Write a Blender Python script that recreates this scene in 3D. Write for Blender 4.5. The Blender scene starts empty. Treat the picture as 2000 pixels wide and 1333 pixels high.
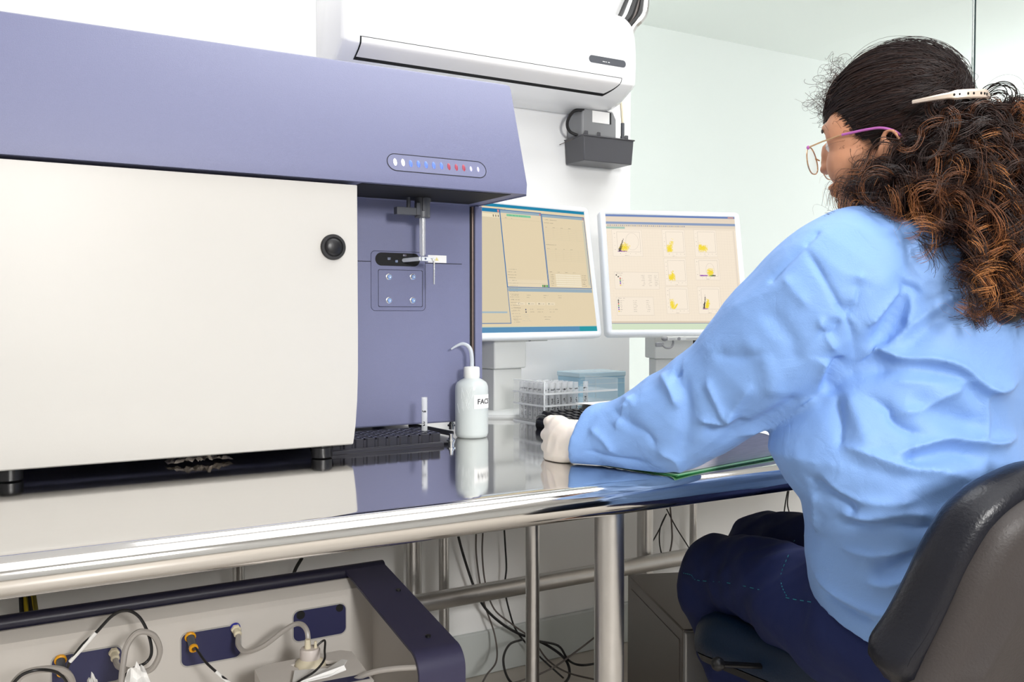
import bpy, math, random
import numpy as np
from mathutils import Vector, Matrix
from mathutils.bvhtree import BVHTree

random.seed(7); np.random.seed(7)
SC = bpy.context.scene
COL = SC.collection

# ---------------------------------------------------------------- camera
F = 1760.0; CZ = 1.03
PITCH = math.atan(54.0/F)
cam = bpy.data.cameras.new('camera'); camo = bpy.data.objects.new('camera', cam); COL.objects.link(camo)
cam.sensor_width = 36.0; cam.lens = F/2000.0*36.0; cam.clip_start = .02; cam.clip_end = 60
camo.location = (0, 0, CZ)
camo.rotation_euler = (math.pi/2-PITCH, 0, math.radians(60-90))
SC.camera = camo
hx, hy = math.cos(math.radians(60)), math.sin(math.radians(60))
FW = Vector((math.cos(PITCH)*hx, math.cos(PITCH)*hy, -math.sin(PITCH)))
UP = Vector((math.sin(PITCH)*hx, math.sin(PITCH)*hy, math.cos(PITCH)))
RT = Vector((hy, -hx, 0))
CAMP = Vector((0, 0, CZ))
def ray(px, py):
    return FW + RT*((px-1000)/F) + UP*((666.5-py)/F)
def P(px, py, s=None, X=None, Y=None, Z=None):
    """a point of the room, given where it is seen and one known coordinate (or its distance s)"""
    d = ray(px, py)
    if s is not None: t = s
    elif X is not None: t = X/d.x
    elif Y is not None: t = Y/d.y
    else: t = (Z-CZ)/d.z
    return CAMP + d*t

# ---------------------------------------------------------------- world, lights, exposure
w = bpy.data.worlds.new('world'); SC.world = w; w.use_nodes = True
w.node_tree.nodes['Background'].inputs[0].default_value = (.95, .98, 1, 1)
w.node_tree.nodes['Background'].inputs[1].default_value = .5
SC.view_settings.view_transform = 'Standard'; SC.view_settings.look = 'None'
SC.view_settings.gamma = 1; SC.view_settings.use_curve_mapping = False
SC.view_settings.exposure = 0.0
def area(name, loc, target, sx, sy, power, col=(1, 1, 1)):
    l = bpy.data.lights.new(name, 'AREA'); l.shape = 'RECTANGLE'; l.size = sx; l.size_y = sy
    l.energy = power; l.color = col
    o = bpy.data.objects.new(name, l); COL.objects.link(o); o.location = loc
    o.rotation_euler = (Vector(target)-Vector(loc)).to_track_quat('-Z', 'Y').to_euler()
    return o
area('flash_key', (.38, -1.55, 1.68), (.9, 1.3, 1.0), .42, .42, 61, (1, .985, .96))
area('ceiling_fill_near', (.6, -.6, 2.75), (.6, -.6, 0), 3.0, 2.2, 33, (.97, .99, 1))  # unseen soft panel, enlarged to widen the white highlight along the table rim
area('ceiling_light_back', (1.6, 1.3, 2.75), (1.6, 1.3, 0), 2.4, .9, 36, (.97, .99, 1))
area('next_room_fill', (7.6, 3.0, 1.5), (3.0, 3.4, 1.4), 1.0, 1.8, 120, (.97, 1, .99))  # added fill, kept out of view, brightens the far wall behind the glass
area('next_room_fill_side', (-1.5, 2.9, 1.7), (3.2, 3.4, 1.6), .8, 1.4, 95, (.97, 1, .99))  # second added fill, unseen at the opposite end, lifts the far wall

# ---------------------------------------------------------------- helpers
def C(r, g, b):
    f = lambda c: (c/255/12.92) if c/255 <= .04045 else ((c/255+.055)/1.055)**2.4
    return (f(r), f(g), f(b), 1)
def mat(name, col, rough=.5, metal=0, bump=0, bscale=200, noise=0, nscale=20, trans=0, ior=1.45, emit=None, es=1, coat=0, alpha=1,
        sheen=0, sss=0, spec=.5, stretch=None, aniso=0, detail=4):
    m = bpy.data.materials.new(name); m.use_nodes = True
    nt = m.node_tree; b = nt.nodes['Principled BSDF']
    b.inputs['Base Color'].default_value = col if len(col) == 4 else (*col, 1)
    b.inputs['Roughness'].default_value = rough; b.inputs['Metallic'].default_value = metal
    b.inputs['Transmission Weight'].default_value = trans; b.inputs['IOR'].default_value = ior
    b.inputs['Coat Weight'].default_value = coat; b.inputs['Alpha'].default_value = alpha
    b.inputs['Sheen Weight'].default_value = sheen; b.inputs['Specular IOR Level'].default_value = spec
    b.inputs['Subsurface Weight'].default_value = sss
    if sss: b.inputs['Subsurface Radius'].default_value = (.01, .004, .002); b.inputs['Subsurface Scale'].default_value = 1
    if emit is not None:
        b.inputs['Emission Color'].default_value = emit; b.inputs['Emission Strength'].default_value = es
    tc = nt.nodes.new('ShaderNodeTexCoord')
    src = tc.outputs['Object']
    if stretch:
        mp = nt.nodes.new('ShaderNodeMapping'); mp.inputs['Scale'].default_value = stretch
        nt.links.new(src, mp.inputs[0]); src = mp.outputs[0]
    if noise:
        n = nt.nodes.new('ShaderNodeTexNoise'); n.inputs['Scale'].default_value = nscale; n.inputs['Detail'].default_value = detail
        nt.links.new(src, n.inputs['Vector'])
        mx = nt.nodes.new('ShaderNodeMix'); mx.data_type = 'RGBA'
        c = b.inputs['Base Color'].default_value
        mx.inputs[6].default_value = [x*(1-noise) for x in c[:3]]+[1]
        mx.inputs[7].default_value = [min(1, x*(1+noise)) for x in c[:3]]+[1]
        nt.links.new(n.outputs[0], mx.inputs[0]); nt.links.new(mx.outputs[2], b.inputs['Base Color'])
    if bump:
        n = nt.nodes.new('ShaderNodeTexNoise'); n.inputs['Scale'].default_value = bscale; n.inputs['Detail'].default_value = 2
        nt.links.new(src, n.inputs['Vector'])
        bp = nt.nodes.new('ShaderNodeBump'); bp.inputs['Strength'].default_value = bump; bp.inputs['Distance'].default_value = .001
        nt.links.new(n.outputs[0], bp.inputs['Height']); nt.links.new(bp.outputs[0], b.inputs['Normal'])
    return m

def frame(o, x, y=None, z=None):
    """4x4 frame with origin o, x axis x and y (or z) as close as possible to the given one"""
    x = Vector(x).normalized()
    if z is not None:
        z = Vector(z); y = z.cross(x).normalized(); z = x.cross(y)
    else:
        y = Vector(y); z = x.cross(y).normalized(); y = z.cross(x)
    M = Matrix.Identity(4)
    for i in range(3): M[i][0] = x[i]; M[i][1] = y[i]; M[i][2] = z[i]; M[i][3] = Vector(o)[i]
    return M
def rotz(o, deg): return Matrix.Translation(Vector(o)) @ Matrix.Rotation(math.radians(deg), 4, 'Z')

class G:
    def __init__(s): s.v = []; s.f = []; s.m = []
    def add(s, vs, fs, mi=0, M=None):
        o = len(s.v)
        s.v += [tuple(M @ Vector(v)) if M is not None else tuple(v) for v in vs]
        s.f += [tuple(i+o for i in f) for f in fs]; s.m += [mi]*len(fs); return s
    def box(s, lo, hi, M=None, mi=0):
        (a, b, c), (d, e, f) = lo, hi
        vs = [(a,b,c),(d,b,c),(d,e,c),(a,e,c),(a,b,f),(d,b,f),(d,e,f),(a,e,f)]
        return s.add(vs, [(0,3,2,1),(4,5,6,7),(0,1,5,4),(1,2,6,5),(2,3,7,6),(3,0,4,7)], mi, M)
    def tube(s, pts, r, n=12, mi=0, caps=True):
        pts = [Vector(p) for p in pts]; k = len(pts)
        rs = r if isinstance(r, (list, tuple)) else [r]*k
        t0 = (pts[1]-pts[0]).normalized()
        a = Vector((0, 0, 1)) if abs(t0.z) < .9 else Vector((1, 0, 0))
        u = t0.cross(a).normalized(); vs = []
        for i, p in enumerate(pts):
            t = (pts[min(i+1, k-1)]-pts[max(i-1, 0)])
            if t.length < 1e-9: t = t0.copy()
            t.normalize(); u = (u-t*u.dot(t)).normalized(); v = t.cross(u)
            for j in range(n):
                an = 2*math.pi*j/n; vs.append(p+(u*math.cos(an)+v*math.sin(an))*rs[i])
        fs = [(i*n+j, i*n+(j+1) % n, (i+1)*n+(j+1) % n, (i+1)*n+j) for i in range(k-1) for j in range(n)]
        if caps: fs += [tuple(range(n-1, -1, -1)), tuple((k-1)*n+j for j in range(n))]
        return s.add(vs, fs, mi)
    def cyl(s, p0, p1, r, r1=None, n=24, mi=0): return s.tube([p0, p1], [r, r if r1 is None else r1], n, mi)
    def lathe(s, prof, M=None, n=32, mi=0, cap=True):
        vs = []; k = len(prof)
        for (r, z) in prof:
            for j in range(n):
                a = 2*math.pi*j/n; vs.append((r*math.cos(a), r*math.sin(a), z))
        fs = [(i*n+j, i*n+(j+1) % n, (i+1)*n+(j+1) % n, (i+1)*n+j) for i in range(k-1) for j in range(n)]
        if cap: fs += [tuple(range(n-1, -1, -1)), tuple((k-1)*n+j for j in range(n))]
        return s.add(vs, fs, mi, M)
    def prism(s, poly, z0, z1, M=None, mi=0, inset=0):
        n = len(poly); cx = sum(p[0] for p in poly)/n; cy = sum(p[1] for p in poly)/n
        vs = [(x, y, z0) for x, y in poly]+[(x, y, z1) for x, y in poly]
        fs = [tuple(range(n-1, -1, -1)), tuple(range(n, 2*n))]+[(i, (i+1) % n, n+(i+1) % n, n+i) for i in range(n)]
        return s.add(vs, fs, mi, M)
    def sphere(s, c, r, M=None, mi=0, n=16, k=10):
        r = r if isinstance(r, (list, tuple)) else (r, r, r)
        vs = [(0, 0, -1)]
        for i in range(1, k):
            th = math.pi*i/k
            for j in range(n):
                a = 2*math.pi*j/n; vs.append((math.sin(th)*math.cos(a), math.sin(th)*math.sin(a), -math.cos(th)))
        vs.append((0, 0, 1)); L = len(vs)-1
        fs = [(0, 1+(j+1) % n, 1+j) for j in range(n)]
        fs += [(1+i*n+j, 1+i*n+(j+1) % n, 1+(i+1)*n+(j+1) % n, 1+(i+1)*n+j) for i in range(k-2) for j in range(n)]
        fs += [(L, 1+(k-2)*n+j, 1+(k-2)*n+(j+1) % n) for j in range(n)]
        vs = [(c[0]+x*r[0], c[1]+y*r[1], c[2]+z*r[2]) for x, y, z in vs]
        return s.add(vs, fs, mi, M)
    def loft(s, rings, mi=0, caps=True, closed=True):
        n = len(rings[0]); k = len(rings); vs = [p for r in rings for p in r]
        fs = [(i*n+j, i*n+(j+1) % n, (i+1)*n+(j+1) % n, (i+1)*n+j) for i in range(k-1) for j in range(n if closed else n-1)]
        if caps: fs += [tuple(range(n-1, -1, -1)), tuple((k-1)*n+j for j in range(n))]
        return s.add(vs, fs, mi)
    def quad(s, a, b, c, d, mi=0): return s.add([a, b, c, d], [(0, 1, 2, 3)], mi)

ORG = {}
def link(name, me, mats, parent=None, origin=None):
    o = bpy.data.objects.new(name, me)
    for m in (mats if isinstance(mats, (list, tuple)) else [mats]): me.materials.append(m)
    COL.objects.link(o)
    if parent is not None: o.parent = parent; ORG[o.name] = ORG[parent.name]
    else:
        o.location = origin if origin is not None else (0, 0, 0); ORG[o.name] = Vector(o.location)
    return o
def build(g, name, mats, parent=None, origin=None, bevel=0, seg=2, angle=35, sub=0, smooth=True):
    off = ORG[parent.name] if parent is not None else (Vector(origin) if origin is not None else Vector((0, 0, 0)))
    me = bpy.data.meshes.new(name)
    me.from_pydata([(x-off.x, y-off.y, z-off.z) for x, y, z in g.v], [], g.f)
    me.polygons.foreach_set('material_index', g.m)
    import bmesh
    bm = bmesh.new(); bm.from_mesh(me); bmesh.ops.recalc_face_normals(bm, faces=bm.faces); bm.to_mesh(me); bm.free()
    if smooth:
        me.polygons.foreach_set('use_smooth', [True]*len(me.polygons))
        me.set_sharp_from_angle(angle=math.radians(angle))
    o = link(name, me, mats, parent, origin)
    if bevel:
        b = o.modifiers.new('bevel', 'BEVEL'); b.width = bevel; b.segments = seg; b.limit_method = 'ANGLE'; b.angle_limit = math.radians(30)
        b.harden_normals = False
    if sub:
        b = o.modifiers.new('sub', 'SUBSURF'); b.levels = sub; b.render_levels = sub
    return o
def tag(o, label=None, cat=None, group=None, kind=None):
    if label: o['label'] = label
    if cat: o['category'] = cat
    if group: o['group'] = group
    if kind: o['kind'] = kind
    return o
def thing(name, label, cat, loc=(0, 0, 0), group=None):
    o = bpy.data.objects.new(name, None); COL.objects.link(o); o.location = loc; o.empty_display_size = .05
    ORG[o.name] = Vector(loc); return tag(o, label, cat, group)
def copy_tree(o, loc=None, parent=None, label=None, rot=None):
    c = o.copy(); COL.objects.link(c)
    if parent is not None: c.parent = parent
    if loc is not None: c.location = loc
    if rot is not None: c.rotation_euler = rot
    if label: c['label'] = label
    ORG[c.name] = Vector(c.location) if parent is None else ORG[parent.name]
    for ch in list(o.children): copy_tree(ch, parent=c)
    return c
def struct(o): o['kind'] = 'structure'; return o
def rrect(x0, y0, x1, y1, r, n=6):
    r = min(r, (x1-x0)/2-1e-5, (y1-y0)/2-1e-5); out = []
    for cx, cy, a0 in ((x1-r, y1-r, 0), (x0+r, y1-r, 90), (x0+r, y0+r, 180), (x1-r, y0+r, 270)):
        for i in range(n+1):
            a = math.radians(a0+90*i/n); out.append((cx+r*math.cos(a), cy+r*math.sin(a)))
    return out
def spline(pts, k=8):
    """Catmull-Rom through pts"""
    pts = [Vector(p) for p in pts]; q = [pts[0]*2-pts[1]]+pts+[pts[-1]*2-pts[-2]]; out = []
    for i in range(1, len(q)-2):
        for j in range(k):
            t = j/k; a, b, c, d = q[i-1], q[i], q[i+1], q[i+2]
            out.append(.5*((2*b)+(c-a)*t+(2*a-5*b+4*c-d)*t*t+(3*b-a-3*c+d)*t**3))
    out.append(pts[-1]); return out
def text_geo(txt, size, M, bend=None, depth=0.0003):
    """flat lettering as mesh pieces; M maps (x right, y up, z out)"""
    cu = bpy.data.curves.new('t', 'FONT'); cu.body = txt; cu.size = size; cu.align_x = 'CENTER'; cu.align_y = 'CENTER'
    cu.extrude = 0; cu.offset = size*.018; cu.resolution_u = 3
    o = bpy.data.objects.new('t', cu); COL.objects.link(o)
    bpy.context.view_layer.update()
    dg = bpy.context.evaluated_depsgraph_get(); me = bpy.data.meshes.new_from_object(o.evaluated_get(dg))
    vs = [v.co.copy() for v in me.vertices]; fs = [tuple(p.vertices) for p in me.polygons]
    bpy.data.objects.remove(o); bpy.data.curves.remove(cu)
    g = G()
    if bend: vs = [Vector((bend*math.sin(v.x/bend), v.y, bend*math.cos(v.x/bend)-bend)) for v in vs]
    g.add([(v.x, v.y, v.z+depth) for v in vs], fs, 0, M); return g
def remesh(g, voxel, smooth=6, name='tmp', fac=.5):
    me = bpy.data.meshes.new(name); me.from_pydata(g.v, [], g.f)
    import bmesh
    bm = bmesh.new(); bm.from_mesh(me); bmesh.ops.recalc_face_normals(bm, faces=bm.faces); bm.to_mesh(me); bm.free()
    o = bpy.data.objects.new(name, me); COL.objects.link(o)
    r = o.modifiers.new('r', 'REMESH'); r.mode = 'VOXEL'; r.voxel_size = voxel; r.use_smooth_shade = True
    if smooth:
        s = o.modifiers.new('s', 'SMOOTH'); s.iterations = smooth; s.factor = fac
    bpy.context.view_layer.update()
    dg = bpy.context.evaluated_depsgraph_get(); out = bpy.data.meshes.new_from_object(o.evaluated_get(dg))
    bpy.data.objects.remove(o)
    out.polygons.foreach_set('use_smooth', [True]*len(out.polygons))
    return out
def mesh_np(me):
    v = np.empty(len(me.vertices)*3); me.vertices.foreach_get('co', v)
    n = np.empty(len(me.vertices)*3); me.vertices.foreach_get('normal', n)
    return v.reshape(-1, 3), n.reshape(-1, 3)
def set_np(me, v): me.vertices.foreach_set('co', v.ravel()); me.update()

# ---------------------------------------------------------------- materials
M_wall = mat('wall_paint', C(246, 246, 245), .55, bump=.05, bscale=60)
M_far = mat('far_wall_paint', C(247, 250, 249), .6)
M_ceil = mat('ceiling_paint', C(222, 227, 225), .7)
M_ceil2 = mat('room_ceiling_paint', C(240, 240, 240), .7)
M_floor = mat('floor_tile', C(196, 188, 178), .35, noise=.06, nscale=8)
M_glass = mat('partition_glass', (.965, .992, .982, 1), .0, trans=1, ior=1.3)
M_base = mat('baseboard_paint', C(205, 210, 208), .4)
M_steel = mat('polished_steel', (.78, .765, .745, 1), .075, 1, bump=.008, bscale=18, noise=.035, nscale=30, stretch=(1, 14, 14), detail=6)
M_leg = mat('satin_aluminium', (.62, .61, .60, 1), .32, 1, noise=.08, nscale=30)
M_chrome = mat('chrome', (.85, .85, .85, 1), .12, 1)
M_purple = mat('purple_plastic', C(119, 122, 153), .42, bump=.35, bscale=900, noise=.05, nscale=500)
M_purple2 = mat('purple_plastic_plate', C(115, 118, 149), .42, bump=.25, bscale=900, noise=.05, nscale=500)
M_white = mat('white_casework', C(200, 197, 192), .4, bump=.04, bscale=300, noise=.01, nscale=10)
M_black = mat('black_plastic', C(24, 24, 27), .35, bump=.1, bscale=300)
M_blackg = mat('black_gloss_plastic', C(16, 16, 18), .18)
M_tray = mat('black_tray_plastic', C(44, 44, 52), .22, bump=.05, bscale=200)
M_dgrey = mat('dark_grey_plastic', C(84, 86, 92), .4)
M_grey = mat('grey_plastic', C(140, 141, 143), .4)
M_ac = mat('glossy_white_plastic', C(244, 244, 244), .22, coat=.3)
M_monw = mat('monitor_plastic', C(232, 236, 240), .3, coat=.2)
M_stand = mat('stand_plastic', C(208, 210, 207), .4)
M_gap = mat('dark_gap', C(12, 12, 14), .7)
M_brown = mat('bronze_strip', C(120, 105, 98), .35, .6)
M_clear = mat('clear_plastic', (.95, .97, .98, 1), .08, alpha=.28)
M_lensg = mat('lens_glass', (.95, .97, .97, 1), .03, alpha=.10)
M_acryl = mat('acrylic', (.97, .99, .99, 1), .08, alpha=.14)
M_ldpe = mat('translucent_polyethylene', (.82, .87, .86, 1), .32, alpha=.62)
M_liq = mat('clear_liquid', (.74, .83, .80, 1), .2, alpha=.75)
M_ink = mat('marker_ink', C(20, 20, 28), .5)
M_paper = mat('paper', C(248, 247, 245), .7)
M_navyp = mat('navy_powder_coat', C(32, 31, 52), .35, bump=.1, bscale=700)
M_navyf = mat('navy_face_coat', C(56, 54, 80), .4, bump=.1, bscale=700)
M_tub = mat('putty_plastic', C(204, 199, 193), .5, noise=.04, nscale=5, bump=.05, bscale=200)
M_plate = mat('navy_plate', C(44, 45, 82), .4)
M_yel = mat('yellow_plastic', C(238, 168, 24), .4)
M_cream = mat('cream_plastic', C(226, 216, 190), .4)
M_tubing = mat('silicone_tubing', C(196, 190, 184), .3, trans=.35)
M_wire = mat('cable_rubber', C(30, 29, 30), .45)
M_wireg = mat('grey_cable', C(98, 90, 86), .5)
M_pc = mat('brushed_dark_metal', C(118, 112, 108), .38, .75)
M_leather = mat('navy_leather', C(11, 13, 24), .36, bump=.5, bscale=260)
M_leather2 = mat('blue_leather', C(14, 36, 62), .4, bump=.4, bscale=260)
M_shell = mat('grey_vinyl_shell', C(56, 51, 50), .5, bump=.4, bscale=300)
# ================================================================ the room
TZ = .78                                                    # top of the steel table
WY = 2.25                                                   # back wall
def wallbox(name, lo, hi, m): return struct(build(G().box(lo, hi), name, m, smooth=False))
wallbox('floor', (-2.7, -3.2, -.1), (4.9, 4.6, 0), M_floor)
wallbox('ceiling', (-2.7, -3.2, 2.80), (4.9, WY, 2.90), M_ceil2)
wallbox('wall_back', (-2.6, WY, 0), (1.722, WY+.12, 2.8), M_wall)
wallbox('wall_back_lower', (1.722, WY, 0), (4.8, WY+.12, .74), M_wall)
wallbox('wall_left', (-2.7, -3.1, 0), (-2.6, 4.5, 2.8), M_wall)
wallbox('wall_right', (4.8, -3.1, 0), (4.9, WY+.12, 2.8), M_wall)
wallbox('wall_front', (-2.6, -3.2, 0), (4.8, -3.1, 2.8), M_wall)
FY = 3.7
wallbox('wall_far', (-2.6, FY, 0), (8.5, FY+.1, 2.8), M_far)
wallbox('floor_next_room', (4.9, WY, -.1), (8.5, FY+.1, 0), M_floor)
sz = P(1600, 118, Y=FY).z
wallbox('ceiling_next_room', (-2.7, WY+.12, sz), (8.5, FY+.1, sz+.1), M_ceil)
gx = P(1921, 90, Y=WY).x
g = G().box((1.726, WY+.04, .74), (gx-.003, WY+.05, 2.8))
struct(build(g, 'window_1', M_glass, smooth=False))
g = G().box((gx+.003, WY+.04, .74), (4.8, WY+.05, 2.8))
struct(build(g, 'window_2', M_glass, smooth=False))
M_joint = mat('glass_joint', C(40, 62, 66), .2)
struct(build(G().box((gx-.0025, WY+.036, .74), (gx+.0025, WY+.054, 2.8)), 'trim_1', M_joint, smooth=False))
g = G().box((-2.6, WY-.015, 0), (4.8, WY, .125))
struct(build(g, 'baseboard_back', M_base, bevel=.004))

# ================================================================ steel table
X0, X1, TY = -1.2, 2.35, 1.05
tb = thing('steel_table', 'long polished stainless steel lab table with rounded front rim and tubular legs', 'table', (.6, 1.6, 0))
prof = [(WY-.03, TZ), (1.09, TZ)]
for i in range(0, 25):
    a = math.radians(90+180*i/24); prof.append((TY+.024+.024*math.cos(a), TZ-.024+.024*math.sin(a)))
prof += [(1.09, TZ-.048), (1.09, TZ-.042), (WY-.03, TZ-.042)]
g = G(); n = len(prof)
g.loft([[(x, y, z) for y, z in prof] for x in np.linspace(X0, X1, 25)])
build(g, 'table_top', M_steel, tb, angle=40)
def leg(x, y, r, z1=TZ-.043, nm='leg', z0=0.0):
    g = G().cyl((x, y, z0), (x, y, z1), r, n=28); g.cyl((x, y, z0), (x, y, z0+.012), r*1.2, n=28)
    return build(g, nm, M_leg, tb)
l1 = P(1190, 1100, Y=1.14); leg(l1.x, l1.y, .0235)
leg(-1.05, 1.14, .0235); leg(2.2, 1.14, .0235)
l2 = P(1260, 1050, Y=2.06); leg(l2.x, 2.06, .0235)
l3 = P(806, 1090, Y=2.14); leg(l3.x, 2.14, .0235)
leg(-1.05, 2.1, .0235)
q = P(1040, 1150, Y=1.54); leg(q.x, 1.54, .0140, nm='support_post')
q = P(867, 1120, Y=2.09); leg(q.x, 2.09, .0133, nm='support_post')
q = P(466, 1120, Y=2.1); leg(q.x, 2.1, .0135, nm='support_post')
q = P(1354, 1040, Y=2.16); leg(q.x, 2.16, .012, nm='support_post')
q = P(1000, 1148, Y=2.02)
build(G().cyl((.72, 2.02, q.z), (2.2, 2.02, q.z), .023, n=24), 'cross_rail', M_leg, tb)
build(G().box((-1.05, 1.1, TZ-.075), (-.99, 2.15, TZ-.043)), 'under_frame', M_leg, tb)

# ================================================================ flow cytometer
cy = thing('flow_cytometer', 'large bench cytometer with purple hood, white front door and round black button', 'lab instrument', (.42, 1.8, TZ))
XL, XD, XR = -.13, .5435, .884
YP = 1.66; ZB = .8065; ZH = 1.254
body = G().box((XL, YP, ZB), (XR, 2.16, 1.44)).box((XL, 1.51, .812), (XD-.01, YP+.01, ZH+.01))
build(body, 'body', M_purple, cy, bevel=.004)
# hood : slanted front, overhanging the sample bay
hp = [(1.46, ZH), (1.458, ZH+.02), (1.519, 1.462), (1.524, 1.47), (1.535, 1.4745), (2.18, 1.4745), (2.18, ZH+.06), (1.665, ZH+.06), (1.665, ZH-.004), (1.655, ZH)]
g = G(); g.loft([[(x, y+i, z-j) for y, z in hp] for x, i, j in ((XL, 0, 0), (XR-.013, 0, 0), (XR-.0095, .0008, .0008), (XR-.008, .003, .003))])
hood = build(g, 'hood', M_purple, cy, angle=30)
build(G().box((XD+.01, 1.475, ZH-.0008), (XR-.035, YP-.012, ZH+.002)), 'hood_underside_channel', M_gap, cy)
# white door with curled lower edge
dp = [(1.466, ZH-.006), (1.4655, 1.0), (1.4665, .93), (1.471, .88), (1.479, .84), (1.487, .815), (1.492, .8035), (1.497, .801), (1.53, .801), (1.53, ZH-.006)]
g = G(); g.loft([[(x, y+i, z) for y, z in dp] for x, i in ((XL, 0), (XD-.004, 0), (XD-.0012, .001), (XD, .004))])
door = build(g, 'door', M_white, cy, angle=30)
bc = P(650, 483, Y=1.466)
Mb = frame(bc, (1, 0, 0), z=(0, -1, 0))
g = G().lathe([(.0215, -.001), (.0215, .004), (.0205, .0055), (.0165, .0055), (.0155, .0035), (.0150, .0035), (.0140, .0050), (.010, .0066), (.004, .0074), (.0001, .0075)], Mb, 40)
build(g, 'push_button', M_black, door)
# status light strip on the slanted hood face
hd = Vector((0, 1.519-1.458, 1.462-(ZH+.02))).normalized(); hn = Vector((0, -hd.z, hd.y))
def hoodpt(px, py):
    d = ray(px, py); o = Vector((0, 1.458, ZH+.02)); t = (o-CAMP).dot(hn)/d.dot(hn); return CAMP+d*t
A = hoodpt(757, 318); B = hoodpt(948, 331)
mid = (A+B)/2; Ms = frame(mid, (1, 0, 0), z=hn); hw = (B.x-A.x)/2
g = G().prism(rrect(-hw, -.0155, hw, .0155, .0155, 10), -.001, .0006, Ms)
strip = build(g, 'status_strip', M_purple2, hood, bevel=.0004)
g = G(); o1 = rrect(-hw, -.0155, hw, .0155, .0155, 10); o2 = rrect(-hw-.0011, -.0166, hw+.0011, .0166, .0166, 10); n = len(o1)
g.add([(x, y, .0009) for x, y in o2]+[(x, y, .0009) for x, y in o1]+[(x, y, -.0009) for x, y in o2]+[(x, y, -.0009) for x, y in o1],
      [(i, (i+1) % n, n+(i+1) % n, n+i) for i in range(n)]+[(i, 2*n+i, 2*n+(i+1) % n, (i+1) % n) for i in range(n)], 0, Ms)
build(g, 'status_strip_border', M_gap, strip)
leds = [(771.5, 317, 'w'), (787, 318, 'w'), (802, 320, 'b'), (817, 321, 'b'), (832, 322.5, 'b'), (847, 323.5, 'b'), (862, 324.5, 'b'),
        (876.5, 326, 'r'), (891, 327.5, 'r'), (905.5, 328.5, 'r'), (919.5, 330.5, 'v'), (933.5, 331.5, 'v')]
LM = {'w': mat('led_white', C(255, 255, 255), .3, emit=C(255, 255, 255), es=1.4), 'b': mat('led_blue', C(90, 120, 225), .3, emit=C(70, 100, 215), es=.35),
      'r': mat('led_red', C(150, 60, 80), .3, emit=C(170, 50, 70), es=.2), 'v': mat('led_violet', C(190, 185, 240), .3, emit=C(170, 165, 240), es=.5)}
for px, py, c in leds:
    c3 = hoodpt(px, py); Ml = frame(c3+hn*.0003, (1, 0, 0), z=hn)
    k = 1.0 if c != 'v' else .75
    g = G().lathe([(1, 0), (1, .3), (.7, .8), (.3, 1)], Ml @ Matrix.Diagonal((.0032*k, .0068*k, .0015, 1)), 16)
    build(g, 'indicator_light', LM[c], strip)
# sample bay panel details (panel plane Y = YP)
def bay(px, py, off=0): return P(px, py, Y=YP-off)
def bayrect(g, x0, y0, x1, y1, r, d0, d1, n=6, mi=0):
    a = bay(x0, (y0+y1)/2, d1); b = bay(x1, (y0+y1)/2, d1); xm = (x0+x1)/2
    zt = bay(xm, y0, d1).z; zb = bay(xm, y1, d1).z
    M = Matrix(((1, 0, 0, 0), (0, 0, -1, YP), (0, 1, 0, 0), (0, 0, 0, 1)))
    g.prism(rrect(a.x, zb, b.x, zt, r, n), d0, d1, M, mi); return g
bp = build(bayrect(G(), 725, 492, 830.5, 607, .008, -.002, .0016), 'probe_plate', M_purple2, cy, bevel=.0006)
ag = bayrect(G(), 724.5, 491.5, 831, 607.5, .0085, -.002, .0005); build(ag, 'plate_gap', M_gap, bp)
build(bayrect(G(), 733, 494.5, 820, 520, .03, -.001, .0020, 10), 'slot', M_gap, bp)
build(bayrect(G(), 738.7, 527.5, 825.5, 600, .003, -.001, .0018), 'cover_gap', M_gap, bp)
cpl = build(bayrect(G(), 739.5, 528.2, 824.7, 599.2, .003, -.001, .0030), 'cover_plate', M_purple2, bp, bevel=.0004)
for px, py in ((759.5, 541), (806, 541), (759.5, 587), (806, 587)):
    c = bay(px, py, .003); Mc = frame(c, (1, 0, 0), z=(0, -1, 0))
    g = G().lathe([(.0062, -.0005), (.0062, .0007), (.0058, .0009), (.0044, .0009), (.0044, .004), (.0040, .0046), (.0024, .0046), (.0022, .0030), (.0001, .003)], Mc, 24)
    build(g, 'socket_screw', M_chrome, bp)
# mechanism seen inside the slot
g = G()
for (a, b, d, e) in ((757, 503, 763, 508), (772, 508, 777, 513), (787, 497, 794, 501)): bayrect(g, a, b, d, e, .0008, .0015, .004)
build(g, 'slot_mechanism', M_chrome, bp)
# seams and the vertical bronze strip
g = G(); za = bay(760, 512).z; g.box((XD, YP-.0006, za-.0006), (XR-.045, YP+.001, za+.0006)); build(g, 'panel_seam', M_gap, cy)
sx = bay(917.5, 600).x
build(G().box((sx, YP-.0008, ZB), (sx+.0028, YP+.001, ZH-.004)), 'strip_gap', M_gap, cy)
build(G().cyl((sx+.0058, YP-.001, ZB), (sx+.0058, YP-.001, ZH-.004), .0030, n=12), 'bronze_strip', M_brown, cy)
build(G().box((sx+.0095, YP-.006, ZB), (XR, YP+.01, ZH-.002)), 'side_column', M_purple, cy, bevel=.002)
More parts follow.
